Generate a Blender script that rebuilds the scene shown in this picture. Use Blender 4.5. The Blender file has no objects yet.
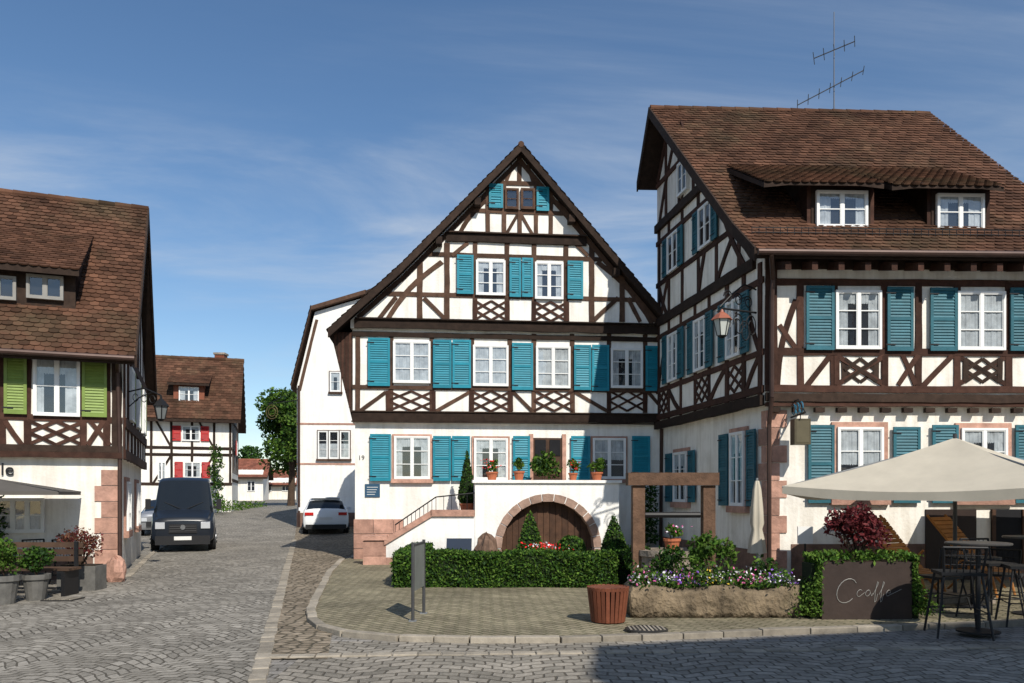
import bpy, math, random
from mathutils import Vector, Matrix
random.seed(7)
R=random.random
def U(a,b): return random.uniform(a,b)
FPX=796.4; CAM=Vector((0,0,1.7))
def ray(u,v): return Vector(((u-512)/FPX,1,(495-v)/FPX))
def at(u,v,d): return CAM+ray(u,v)*d
def lerp(a,b,t): return a+(b-a)*t
def gz(y):
    P=[(30,0),(47,.7),(90,1.15),(130,1.25)]
    if y<=30: return 0.0
    for (a,b),(c,d) in zip(P,P[1:]):
        if y<=c: return lerp(b,d,(y-a)/(c-a))
    return 1.25

# ---------------- materials ----------------
MATS={}
def mat(name,col,rough=.75,var=.15,ns=3,bump=0,bs=40,rv=0,metal=0,dist=.01,spec=.3,scale=(1,1,1),transl=0,moss=None):
    if name in MATS: return MATS[name]
    m=bpy.data.materials.new(name); m.use_nodes=True; nt=m.node_tree; N=nt.nodes; L=nt.links
    b=N['Principled BSDF']; b.inputs['Roughness'].default_value=rough; b.inputs['Metallic'].default_value=metal
    b.inputs['Specular IOR Level'].default_value=spec
    tc=N.new('ShaderNodeTexCoord'); mp=N.new('ShaderNodeMapping'); mp.inputs['Scale'].default_value=scale
    L.new(tc.outputs['Object'],mp.inputs[0])
    n=N.new('ShaderNodeTexNoise'); n.inputs['Scale'].default_value=ns; n.inputs['Detail'].default_value=6; n.inputs['Roughness'].default_value=.65
    L.new(mp.outputs[0],n.inputs['Vector'])
    f=N.new('ShaderNodeMapRange'); f.inputs[1].default_value=.3; f.inputs[2].default_value=.7; f.inputs[3].default_value=1-var; f.inputs[4].default_value=1+var
    L.new(n.outputs['Fac'],f.inputs[0])
    a=N.new('ShaderNodeAttribute'); a.attribute_name='rnd'
    g=N.new('ShaderNodeMapRange'); g.inputs[3].default_value=1-rv; g.inputs[4].default_value=1+rv
    L.new(a.outputs['Fac'],g.inputs[0])
    mu=N.new('ShaderNodeMath'); mu.operation='MULTIPLY'; L.new(f.outputs[0],mu.inputs[0]); L.new(g.outputs[0],mu.inputs[1])
    s=N.new('ShaderNodeVectorMath'); s.operation='SCALE'; s.inputs[0].default_value=col; L.new(mu.outputs[0],s.inputs['Scale'])
    if moss:
        n5=N.new('ShaderNodeTexNoise'); n5.inputs['Scale'].default_value=.45; n5.inputs['Detail'].default_value=9; n5.inputs['Roughness'].default_value=.75; L.new(mp.outputs[0],n5.inputs['Vector'])
        m5=N.new('ShaderNodeMapRange'); m5.inputs[1].default_value=.48; m5.inputs[2].default_value=.68; m5.inputs[4].default_value=.75; L.new(n5.outputs['Fac'],m5.inputs[0])
        x5=N.new('ShaderNodeMixRGB'); x5.inputs[1].default_value=(*col,1); x5.inputs[2].default_value=(*moss,1); L.new(m5.outputs[0],x5.inputs[0]); L.new(x5.outputs[0],s.inputs[0])
    L.new(s.outputs[0],b.inputs['Base Color'])
    if bump:
        n2=N.new('ShaderNodeTexNoise'); n2.inputs['Scale'].default_value=bs; n2.inputs['Detail'].default_value=5
        L.new(mp.outputs[0],n2.inputs['Vector'])
        bp=N.new('ShaderNodeBump'); bp.inputs['Strength'].default_value=bump; bp.inputs['Distance'].default_value=dist
        L.new(n2.outputs['Fac'],bp.inputs['Height']); L.new(bp.outputs[0],b.inputs['Normal'])
    if transl:
        tr=N.new('ShaderNodeBsdfTranslucent'); L.new(s.outputs[0],tr.inputs[0])
        mx=N.new('ShaderNodeMixShader'); mx.inputs[0].default_value=transl
        L.new(b.outputs[0],mx.inputs[1]); L.new(tr.outputs[0],mx.inputs[2]); L.new(mx.outputs[0],N['Material Output'].inputs[0])
    MATS[name]=m; return m

def plaster(name,col,dirt=.25,low=0.6):
    m=bpy.data.materials.new(name); m.use_nodes=True; nt=m.node_tree; N=nt.nodes; L=nt.links
    b=N['Principled BSDF']; b.inputs['Roughness'].default_value=.9; b.inputs['Specular IOR Level'].default_value=.15
    tc=N.new('ShaderNodeTexCoord')
    n=N.new('ShaderNodeTexNoise'); n.inputs['Scale'].default_value=1.3; n.inputs['Detail'].default_value=8; n.inputs['Roughness'].default_value=.7
    L.new(tc.outputs['Object'],n.inputs['Vector'])
    mp=N.new('ShaderNodeMapping'); mp.inputs['Scale'].default_value=(5,5,.5); L.new(tc.outputs['Object'],mp.inputs[0])
    st=N.new('ShaderNodeTexNoise'); st.inputs['Scale'].default_value=1.5; st.inputs['Detail'].default_value=5; L.new(mp.outputs[0],st.inputs['Vector'])
    ad=N.new('ShaderNodeMath'); ad.operation='MULTIPLY'; L.new(n.outputs['Fac'],ad.inputs[0]); L.new(st.outputs['Fac'],ad.inputs[1])
    mr=N.new('ShaderNodeMapRange'); mr.inputs[1].default_value=.12; mr.inputs[2].default_value=.3; L.new(ad.outputs[0],mr.inputs[0])
    mx=N.new('ShaderNodeMixRGB'); mx.inputs[1].default_value=(col[0]*(1-dirt),col[1]*(1-dirt*1.1),col[2]*(1-dirt*1.25),1); mx.inputs[2].default_value=(*col,1)
    L.new(mr.outputs[0],mx.inputs[0])
    sx=N.new('ShaderNodeSeparateXYZ'); L.new(tc.outputs['Object'],sx.inputs[0])
    za=N.new('ShaderNodeMath'); za.operation='ADD'; L.new(sx.outputs['Z'],za.inputs[0]); L.new(n.outputs['Fac'],za.inputs[1])
    zr=N.new('ShaderNodeMapRange'); zr.inputs[1].default_value=.4; zr.inputs[2].default_value=1.4; zr.inputs[3].default_value=low; zr.inputs[4].default_value=1
    L.new(za.outputs[0],zr.inputs[0])
    sc=N.new('ShaderNodeVectorMath'); sc.operation='SCALE'; L.new(mx.outputs[0],sc.inputs[0]); L.new(zr.outputs[0],sc.inputs['Scale'])
    L.new(sc.outputs[0],b.inputs['Base Color'])
    n2=N.new('ShaderNodeTexNoise'); n2.inputs['Scale'].default_value=18; n2.inputs['Detail'].default_value=6; L.new(tc.outputs['Object'],n2.inputs['Vector'])
    bp=N.new('ShaderNodeBump'); bp.inputs['Strength'].default_value=.5; bp.inputs['Distance'].default_value=.015
    L.new(n2.outputs['Fac'],bp.inputs['Height']); L.new(bp.outputs[0],b.inputs['Normal'])
    return m

def setts(name,c1,c2,cm,bw=.17,bh=.11,rot=0,arc=.0,arcw=1.5,wob=.03,voro=False,stain=.25,mort=.012):
    m=bpy.data.materials.new(name); m.use_nodes=True; nt=m.node_tree; N=nt.nodes; L=nt.links
    b=N['Principled BSDF']; b.inputs['Roughness'].default_value=.8; b.inputs['Specular IOR Level'].default_value=.2
    tc=N.new('ShaderNodeTexCoord'); mp=N.new('ShaderNodeMapping'); mp.inputs['Rotation'].default_value=(0,0,rot); L.new(tc.outputs['Object'],mp.inputs[0])
    nz=N.new('ShaderNodeTexNoise'); nz.inputs['Scale'].default_value=2.2; nz.inputs['Detail'].default_value=3; L.new(tc.outputs['Object'],nz.inputs['Vector'])
    sb=N.new('ShaderNodeVectorMath'); sb.operation='SUBTRACT'; sb.inputs[1].default_value=(.5,.5,.5); L.new(nz.outputs['Color'],sb.inputs[0])
    ws=N.new('ShaderNodeVectorMath'); ws.operation='SCALE'; ws.inputs['Scale'].default_value=wob*4; L.new(sb.outputs[0],ws.inputs[0])
    ad=N.new('ShaderNodeVectorMath'); ad.operation='ADD'; L.new(mp.outputs[0],ad.inputs[0]); L.new(ws.outputs[0],ad.inputs[1])
    vec=ad.outputs[0]
    if arc:
        sx=N.new('ShaderNodeSeparateXYZ'); L.new(vec,sx.inputs[0])
        mm=N.new('ShaderNodeMath'); mm.operation='MULTIPLY'; mm.inputs[1].default_value=math.pi/arcw; L.new(sx.outputs[0],mm.inputs[0])
        sn=N.new('ShaderNodeMath'); sn.operation='SINE'; L.new(mm.outputs[0],sn.inputs[0])
        ab=N.new('ShaderNodeMath'); ab.operation='ABSOLUTE'; L.new(sn.outputs[0],ab.inputs[0])
        ma=N.new('ShaderNodeMath'); ma.operation='MULTIPLY_ADD'; ma.inputs[1].default_value=-arc; L.new(ab.outputs[0],ma.inputs[0]); L.new(sx.outputs[1],ma.inputs[2])
        cx=N.new('ShaderNodeCombineXYZ'); L.new(sx.outputs[0],cx.inputs[0]); L.new(ma.outputs[0],cx.inputs[1]); vec=cx.outputs[0]
    if voro:
        ms=N.new('ShaderNodeMapping'); ms.inputs['Scale'].default_value=(1/bw,1/bh,1); L.new(vec,ms.inputs[0])
        v1=N.new('ShaderNodeTexVoronoi'); v1.voronoi_dimensions='2D'; v1.feature='DISTANCE_TO_EDGE'; v1.inputs['Scale'].default_value=1; v1.inputs['Randomness'].default_value=.75; L.new(ms.outputs[0],v1.inputs['Vector'])
        v2=N.new('ShaderNodeTexVoronoi'); v2.voronoi_dimensions='2D'; v2.inputs['Scale'].default_value=1; v2.inputs['Randomness'].default_value=.75; L.new(ms.outputs[0],v2.inputs['Vector'])
        hr=N.new('ShaderNodeMapRange'); hr.inputs[1].default_value=.02; hr.inputs[2].default_value=.16; L.new(v1.outputs['Distance'],hr.inputs[0])
        sc=N.new('ShaderNodeSeparateColor'); L.new(v2.outputs['Color'],sc.inputs[0])
        m1=N.new('ShaderNodeMixRGB'); m1.inputs[1].default_value=(*c1,1); m1.inputs[2].default_value=(*c2,1); L.new(sc.outputs[0],m1.inputs[0])
        m2=N.new('ShaderNodeMixRGB'); m2.inputs[1].default_value=(*cm,1); L.new(m1.outputs[0],m2.inputs[2]); L.new(hr.outputs[0],m2.inputs[0])
        col=m2.outputs[0]; h=hr.outputs[0]
    else:
        br=N.new('ShaderNodeTexBrick'); br.inputs['Color1'].default_value=(*c1,1); br.inputs['Color2'].default_value=(*c2,1); br.inputs['Mortar'].default_value=(*cm,1)
        br.inputs['Scale'].default_value=1; br.inputs['Brick Width'].default_value=bw; br.inputs['Row Height'].default_value=bh; br.inputs['Mortar Size'].default_value=mort; br.inputs['Mortar Smooth'].default_value=.5
        L.new(vec,br.inputs['Vector']); col=br.outputs['Color']
        iv=N.new('ShaderNodeMath'); iv.operation='SUBTRACT'; iv.inputs[0].default_value=1; L.new(br.outputs['Fac'],iv.inputs[1]); h=iv.outputs[0]
    n3=N.new('ShaderNodeTexNoise'); n3.inputs['Scale'].default_value=.6; n3.inputs['Detail'].default_value=8; n3.inputs['Roughness'].default_value=.65; L.new(tc.outputs['Object'],n3.inputs['Vector'])
    f=N.new('ShaderNodeMapRange'); f.inputs[1].default_value=.3; f.inputs[2].default_value=.7; f.inputs[3].default_value=1-stain; f.inputs[4].default_value=1+stain*.6; L.new(n3.outputs['Fac'],f.inputs[0])
    n4=N.new('ShaderNodeTexNoise'); n4.inputs['Scale'].default_value=25; n4.inputs['Detail'].default_value=4; L.new(tc.outputs['Object'],n4.inputs['Vector'])
    f4=N.new('ShaderNodeMapRange'); f4.inputs[1].default_value=.3; f4.inputs[2].default_value=.7; f4.inputs[3].default_value=.8; f4.inputs[4].default_value=1.2; L.new(n4.outputs['Fac'],f4.inputs[0])
    mq=N.new('ShaderNodeMath'); mq.operation='MULTIPLY'; L.new(f.outputs[0],mq.inputs[0]); L.new(f4.outputs[0],mq.inputs[1])
    s=N.new('ShaderNodeVectorMath'); s.operation='SCALE'; L.new(col,s.inputs[0]); L.new(mq.outputs[0],s.inputs['Scale']); L.new(s.outputs[0],b.inputs['Base Color'])
    hh=N.new('ShaderNodeMath'); hh.operation='MULTIPLY_ADD'; hh.inputs[1].default_value=.25; L.new(n4.outputs['Fac'],hh.inputs[0]); L.new(h,hh.inputs[2])
    bp=N.new('ShaderNodeBump'); bp.inputs['Strength'].default_value=.8; bp.inputs['Distance'].default_value=.015; L.new(hh.outputs[0],bp.inputs['Height']); L.new(bp.outputs[0],b.inputs['Normal'])
    return m

def glassmat(name,tint=(.9,.95,1),k=.14):
    m=bpy.data.materials.new(name); m.use_nodes=True; nt=m.node_tree; N=nt.nodes; L=nt.links
    N.remove(N['Principled BSDF'])
    t=N.new('ShaderNodeBsdfTransparent'); t.inputs[0].default_value=(*tint,1)
    g=N.new('ShaderNodeBsdfGlossy'); g.inputs['Roughness'].default_value=.03
    nz=N.new('ShaderNodeTexNoise'); nz.inputs['Scale'].default_value=2; bp=N.new('ShaderNodeBump'); bp.inputs['Strength'].default_value=.15; bp.inputs['Distance'].default_value=.02
    tc=N.new('ShaderNodeTexCoord'); L.new(tc.outputs['Object'],nz.inputs['Vector']); L.new(nz.outputs['Fac'],bp.inputs['Height']); L.new(bp.outputs[0],g.inputs['Normal'])
    mx=N.new('ShaderNodeMixShader'); mx.inputs[0].default_value=k
    L.new(t.outputs[0],mx.inputs[1]); L.new(g.outputs[0],mx.inputs[2]); L.new(mx.outputs[0],N['Material Output'].inputs[0])
    return m

PL=plaster('plaster_white',(.86,.835,.78),.18)
PLR=plaster('plaster_cream',(.84,.80,.725),.22)
PLW=plaster('plaster_bright',(.86,.845,.81),.14)
TIM=mat('timber_dark',(.034,.021,.015),.85,.35,6,.5,30,rv=.3,spec=.2)
TIMR=mat('timber_redbrown',(.055,.026,.018),.85,.35,6,.5,30,rv=.3,spec=.2)
TIML=mat('timber_brown',(.080,.045,.030),.85,.35,6,.5,30,rv=.3,spec=.2)
TEAL=mat('shutter_teal',(.012,.21,.285),.5,.12,5,.2,30,rv=.12)
TEALD=mat('shutter_greyteal',(.025,.12,.155),.55,.2,5,.2,30,rv=.15)
GREEN=mat('shutter_green',(.19,.27,.06),.5,.15,5,rv=.1)
REDS=mat('shutter_red',(.4,.02,.02),.5,.15,5,rv=.1)
TILE=mat('roof_tile',(.090,.044,.027),.9,.4,1.0,.5,20,rv=.45,spec=.15,moss=(.055,.045,.026))
TILE2=mat('roof_tile_dark',(.07,.040,.028),.9,.4,1.2,.5,20,rv=.4,spec=.15)
TILER=mat('roof_tile_red',(.22,.08,.05),.85,.3,1.2,rv=.3)
WHITE=mat('window_white',(.78,.78,.76),.45,.05,3)
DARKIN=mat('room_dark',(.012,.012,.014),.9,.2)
CURT=mat('curtain',(.50,.49,.46),.9,.3,5)
GLASS=glassmat('window_glass')
SAND=mat('sandstone_pink',(.42,.24,.18),.9,.3,5,.5,25,rv=.22,dist=.02)
PLIN=mat('plinth_stone',(.17,.105,.08),.9,.35,4,.6,20,rv=.2,dist=.02)
STONE=mat('stone_grey',(.24,.20,.16),.9,.45,5,1,9,rv=.2,dist=.05)
KERB=mat('kerb_stone',(.28,.245,.195),.85,.25,6,.6,20,rv=.25)
IRON=mat('iron_black',(.012,.012,.013),.5,.1)
STEEL=mat('steel_grey',(.3,.31,.32),.4,.15,metal=.6)
STEELD=mat('steel_dark',(.07,.07,.072),.5,.15,metal=.3)
GUT=mat('gutter_brown',(.06,.035,.028),.45,.2,metal=.3)
WOODO=mat('oak_door',(.075,.035,.018),.6,.3,6,.3,30,rv=.3)
LEAF=mat('leaf_hedge',(.045,.105,.012),.65,.3,6,rv=.5,transl=.25,spec=.2)
LEAFD=mat('leaf_dark',(.020,.05,.012),.65,.3,6,rv=.5,transl=.2,spec=.2)
LEAFL=mat('leaf_light',(.10,.175,.025),.65,.3,6,rv=.45,transl=.3,spec=.2)
LEAFR=mat('leaf_red',(.12,.018,.02),.6,.3,6,rv=.5,transl=.25)
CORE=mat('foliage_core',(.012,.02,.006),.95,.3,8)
BARK=mat('bark',(.07,.045,.03),.9,.3,8,.6,30)
TERRA=mat('terracotta',(.42,.13,.06),.8,.15,8)
FLP=mat('flower_pink',(.6,.12,.3),.6,.2,rv=.4); FLW=mat('flower_white',(.75,.72,.75),.6,.1,rv=.2); FLV=mat('flower_violet',(.2,.08,.42),.6,.2,rv=.4); FLR=mat('flower_red',(.65,.02,.02),.6,.2,rv=.3); FLY=mat('flower_yellow',(.7,.5,.05),.6,.2,rv=.3)
SOIL=mat('soil',(.03,.02,.012),.95,.3,20)
CANV=mat('canvas_cream',(.62,.56,.45),.85,.08,2,.15,60,transl=.2)
GREYC=mat('awning_grey',(.1,.09,.08),.85,.1)
PLANT=mat('planter_brown',(.04,.027,.022),.55,.25,3,.2,20)
SILVER=mat('lettering_silver',(.35,.33,.30),.4,.05,metal=.3)
ORW=mat('wood_orange',(.40,.17,.045),.6,.25,5,.3,30,rv=.2)
REDW=mat('wood_redbrown',(.16,.05,.025),.6,.25,5,.3,30,rv=.25)
GRATE=mat('drain_iron',(.03,.028,.026),.5,.3)

# ---------------- mesh builder ----------------
class MB:
    def __init__(s): s.v=[];s.f=[];s.m=[];s.r=[];s.mats=[];s.smooth=False
    def mi(s,m):
        if m not in s.mats: s.mats.append(m)
        return s.mats.index(m)
    def face(s,pts,m,r=None):
        b=len(s.v); s.v.extend([tuple(p) for p in pts]); s.f.append(tuple(range(b,b+len(pts)))); s.m.append(s.mi(m)); s.r.append(R() if r is None else r)
    def mesh(s,vs,fs,m,r=None):
        b=len(s.v); s.v.extend([tuple(p) for p in vs]); k=s.mi(m); r=R() if r is None else r
        for f in fs: s.f.append(tuple(i+b for i in f)); s.m.append(k); s.r.append(r)
    def hexa(s,p,m,r=None): # p: 8 pts, bottom 4, top 4
        s.mesh(p,[(3,2,1,0),(4,5,6,7),(0,1,5,4),(1,2,6,5),(2,3,7,6),(3,0,4,7)],m,r)
    def box(s,c,h,m,rot=None,r=None):
        c=Vector(c); P=[]
        for z in (-1,1):
            for x,y in ((-1,-1),(1,-1),(1,1),(-1,1)):
                q=Vector((x*h[0],y*h[1],z*h[2])); P.append(c+(rot@q if rot else q))
        s.hexa(P,m,r)
    def prism(s,F,poly,n0,n1,m,r=None):
        a=sum(poly[i][0]*poly[(i+1)%len(poly)][1]-poly[(i+1)%len(poly)][0]*poly[i][1] for i in range(len(poly)))
        if a<0: poly=poly[::-1]
        k=len(poly); vs=[F.P(x,z,n1) for x,z in poly]+[F.P(x,z,n0) for x,z in poly]
        fs=[tuple(range(k)),tuple(range(2*k-1,k-1,-1))]+[((i+1)%k,i,i+k,(i+1)%k+k) for i in range(k)]
        s.mesh(vs,fs,m,r)
    def rect(s,F,s0,z0,s1,z1,n0,n1,m,r=None): s.prism(F,[(s0,z0),(s1,z0),(s1,z1),(s0,z1)],n0,n1,m,r)
    def tube(s,a,b,r0,r1=None,m=None,n=8,caps=True,r=None):
        a=Vector(a);b=Vector(b); r1=r0 if r1 is None else r1; d=(b-a)
        if d.length<1e-6: return
        q=d.to_track_quat('Z','Y'); vs=[]
        for c,rr in ((a,r0),(b,r1)):
            for i in range(n):
                t=2*math.pi*i/n; vs.append(c+q@Vector((math.cos(t)*rr,math.sin(t)*rr,0)))
        fs=[(i,(i+1)%n,n+(i+1)%n,n+i) for i in range(n)]
        if caps: fs+=[tuple(range(n-1,-1,-1)),tuple(range(n,2*n))]
        s.mesh(vs,fs,m,r)
    def path(s,pts,r,m,n=6):
        for a,b in zip(pts,pts[1:]): s.tube(a,b,r,r,m,n)
    def lathe(s,c,prof,m,n=16,axis=None,r=None):
        c=Vector(c); q=axis or Matrix.Identity(3); vs=[]
        for rr,z in prof:
            for i in range(n):
                t=2*math.pi*i/n; vs.append(c+q@Vector((math.cos(t)*rr,math.sin(t)*rr,z)))
        fs=[]
        for j in range(len(prof)-1):
            for i in range(n): fs.append((j*n+i,j*n+(i+1)%n,(j+1)*n+(i+1)%n,(j+1)*n+i))
        fs.append(tuple(range(n-1,-1,-1))); k=(len(prof)-1)*n; fs.append(tuple(range(k,k+n)))
        s.mesh(vs,fs,m,r)
    def leaf(s,p,sz,m,up=None):
        a=Vector((U(-1,1),U(-1,1),U(-1,1))); 
        if a.length<.05: a=Vector((1,0,0))
        a.normalize(); b=a.cross(Vector((U(-1,1),U(-1,1),U(-1,1)))); 
        if b.length<.01: b=a.orthogonal()
        b.normalize(); c=a.cross(b); k=sz*U(.6,1.2)
        s.face([p-a*k,p+b*k*.55+c*k*.12,p+a*k,p-b*k*.55+c*k*.12],m)
    def build(s,name,parent=None,smooth=False,bevel=0):
        me=bpy.data.meshes.new(name); me.from_pydata(s.v,[],s.f)
        for m in s.mats: me.materials.append(m)
        me.polygons.foreach_set('material_index',s.m)
        at_=me.attributes.new('rnd','FLOAT','FACE'); at_.data.foreach_set('value',s.r)
        if smooth: me.polygons.foreach_set('use_smooth',[True]*len(s.f))
        me.update(); o=bpy.data.objects.new(name,me); bpy.context.scene.collection.objects.link(o)
        if parent: o.parent=parent
        if bevel:
            b=o.modifiers.new('bevel','BEVEL'); b.width=bevel; b.segments=2; b.limit_method='ANGLE'
        return o
def empty(name):
    e=bpy.data.objects.new(name,None); bpy.context.scene.collection.objects.link(e); return e
class H(dict):
    def __init__(s,name): s.name=name; s.cnt=0
    def __missing__(s,k): s[k]=MB(); return s[k]
    def done(s,smooth=()):
        e=empty(s.name)
        for k,m in s.items():
            if m.f: m.build(k,e,smooth=k in smooth)
        return e
class Fr:
    def __init__(s,O,ex,n=0):
        s.ex=Vector((ex[0],ex[1],0)).normalized(); s.en=Vector((s.ex.y,-s.ex.x,0)); s.O=Vector((O[0],O[1],0))+s.en*n
    def off(s,n): return Fr(s.O,s.ex,n)
    def P(s,a,z,n=0): p=s.O+s.ex*a+s.en*n; return Vector((p.x,p.y,z))
    def px(s,u,v,n=0):
        r=ray(u,v); C=CAM; t=(n+(s.O-C).dot(s.en))/r.dot(s.en); P=C+r*t; return ((P-s.O).dot(s.ex),P.z)

def beam(h,F,a,b,w,m,bow=0,lift=0,part='timber'):
    h.cnt+=1; n1=.018+(h.cnt%29)*.0007+lift
    a=Vector(a);b=Vector(b);d=b-a; L=d.length
    if L<1e-3: return
    d/=L; q=Vector((-d.y,d.x)); k=max(2,int(L/.4)+1) if not bow else 8
    top=[];bot=[]; wb=0
    for i in range(k+1):
        t=i/k; o=bow*math.sin(math.pi*t)*L; wb+=U(-.004,.004)
        c=a+d*L*t+q*(o+wb); top.append(c+q*w*.5*(1+U(-.1,.1))); bot.append(c-q*w*.5*(1+U(-.1,.1)))
    rr=R()
    for i in range(k):
        h[part].prism(F,[tuple(bot[i]),tuple(bot[i+1]),tuple(top[i+1]),tuple(top[i])],-.01,n1,m,rr)
def bpx(h,F,u0,v0,u1,v1,w,m,bow=0,lift=0):
    beam(h,F,F.px(u0,v0),F.px(u1,v1),w,m,bow,lift)
def boxpx(F,u0,v0,u1,v1,n=0):
    vm=(v0+v1)/2; s0=F.px(u0,vm,n)[0]; s1=F.px(u1,vm,n)[0]; um=(u0+u1)/2; return s0,F.px(um,v1,n)[1],s1,F.px(um,v0,n)[1]
def shutter(h,F,s0,z0,s1,z1,m,n=.055):
    b=h['shutters']; w=.055; rr=R(); n+=.001*R()
    b.rect(F,s0,z0,s0+w,z1,n,n+.035,m,rr); b.rect(F,s1-w,z0,s1,z1,n,n+.035,m,rr)
    zm=(z0+z1)/2
    for a,c in ((z0,z0+w*1.3),(z1-w,z1),(zm-w*.5,zm+w*.5)): b.rect(F,s0+w,a,s1-w,c,n+.002,n+.033,m,rr)
    for a,c in ((z0+w*1.3,zm-w*.5),(zm+w*.5,z1-w)):
        k=max(3,int((c-a)/.055)); st=(c-a)/k
        for i in range(k):
            y=a+i*st; x0=s0+w;x1=s1-w
            b.hexa([F.P(x0,y,n+.026),F.P(x1,y,n+.026),F.P(x1,y+.008,n+.030),F.P(x0,y+.008,n+.030),F.P(x0,y+st*.95,n+.004),F.P(x1,y+st*.95,n+.004),F.P(x1,y+st*.95+.008,n+.008),F.P(x0,y+st*.95+.008,n+.008)],m,U(.2,.8))
    b.rect(F,s0+.01,z0+.01,s1-.01,z1-.01,n-.006,n+.001,m,0.1)
    for zz in (z0+.12,z1-.12): b.rect(F,s0-.03,zz-.012,s0+.16,zz+.012,n+.036,n+.042,IRON)
def shpx(h,F,u0,v0,u1,v1,m=None,n=.055): shutter(h,F,*boxpx(F,u0,v0,u1,v1,.06),m or TEAL,n)
def window(h,F,s0,z0,s1,z1,cols=2,rows=3,curt=1,fm=None,sur=None,sill=None):
    fm=fm or WHITE; f=h['window_frames']; w=.045
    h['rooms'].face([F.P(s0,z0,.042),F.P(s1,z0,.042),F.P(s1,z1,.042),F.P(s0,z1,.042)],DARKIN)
    f.rect(F,s0,z0,s0+w,z1,0,.095,fm);f.rect(F,s1-w,z0,s1,z1,0,.095,fm);f.rect(F,s0+w,z0,s1-w,z0+w,0,.093,fm);f.rect(F,s0+w,z1-w,s1-w,z1,0,.093,fm)
    a,b,c,d=s0+w,z0+w,s1-w,z1-w
    for i in range(1,cols):
        x=lerp(a,c,i/cols); f.rect(F,x-.030,b,x+.030,d,.04,.09,fm)
    for i in range(cols):
        x0=lerp(a,c,i/cols)+(.030 if i else 0); x1=lerp(a,c,(i+1)/cols)-(.030 if i<cols-1 else 0)
        f.rect(F,x0,b,x0+.016,d,.06,.084,fm);f.rect(F,x1-.016,b,x1,d,.06,.084,fm);f.rect(F,x0+.016,b,x1-.016,b+.025,.06,.083,fm);f.rect(F,x0+.016,d-.018,x1-.016,d,.06,.083,fm)
        for j in range(1,rows):
            z=lerp(b,d,j/rows); f.rect(F,x0+.016,z-.010,x1-.016,z+.010,.064,.081,fm)
    g=[F.P(a,b,.068),F.P(c,b,.068),F.P(c,d,.068),F.P(a,d,.068)]
    tl=U(-.003,.003); g[0]=F.P(a,b,.068+tl); g[1]=F.P(c,b,.068-tl)
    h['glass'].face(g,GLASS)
    if curt:
        cb=h['curtains']
        if curt==1: spans=[(a,lerp(a,c,.49),b,lerp(b,d,.97)),(lerp(a,c,.51),c,b,lerp(b,d,.97))]
        elif curt==2: spans=[(a,lerp(a,c,U(.18,.32)),b,d),(lerp(a,c,U(.68,.8)),c,b,d),(a,c,lerp(b,d,U(.7,.82)),d)]
        elif curt==3: spans=[(a,c,b,lerp(b,d,.55))]
        else: spans=[(a,c,lerp(b,d,.45),d)]
        for k,(x0,x1,y0,y1) in enumerate(spans):
            n=max(8,int((x1-x0)/.022)); ph=U(0,6)
            for i in range(n):
                p,q=i/n,(i+1)/n; o=lambda t:.052+.005*math.sin(t*n*.9+ph)+.004*math.sin(t*n*2.3)+k*.0004
                X0,X1=lerp(x0,x1,p),lerp(x0,x1,q); e=.02*math.sin(i*1.7+ph)
                cb.face([F.P(X0,y0+(abs(e) if y0>b else 0),o(p)),F.P(X1,y0+(abs(e) if y0>b else 0),o(q)),F.P(X1,y1,o(q)),F.P(X0,y1,o(p))],CURT,.5)
    if sur:
        sm,sw=sur; t=h['window_surrounds']
        t.rect(F,s0-sw,z0-sw,s0-.002,z1+sw,-.01,.05,sm);t.rect(F,s1+.002,z0-sw,s1+sw,z1+sw,-.01,.05,sm);t.rect(F,s0-.002,z1+.002,s1+.002,z1+sw,-.01,.048,sm);t.rect(F,s0-sw-.03,z0-sw-.05,s1+sw+.03,z0-.002,-.01,.11,sm)
def wpx(h,F,u0,v0,u1,v1,**k): window(h,F,*boxpx(F,u0,v0,u1,v1,.09),**k)
def lattice(h,F,u0,v0,u1,v1,m,w=.07,dense=True):
    s0,z0,s1,z1=boxpx(F,u0,v0,u1,v1)
    X=lambda t:lerp(s0,s1,t); Z=lambda t:lerp(z0,z1,t)
    L=[(0,0,1,1),(0,1,1,0)]
    if dense: L+=[(0,.5,.5,1),(.5,0,1,.5),(0,.5,.5,0),(.5,1,1,.5)]
    for a,b,c,d in L: beam(h,F,(X(a),Z(b)),(X(c),Z(d)),w,m)
    for a in (s0,s1): beam(h,F,(a,z0),(a,z1),.1,m)

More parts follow.
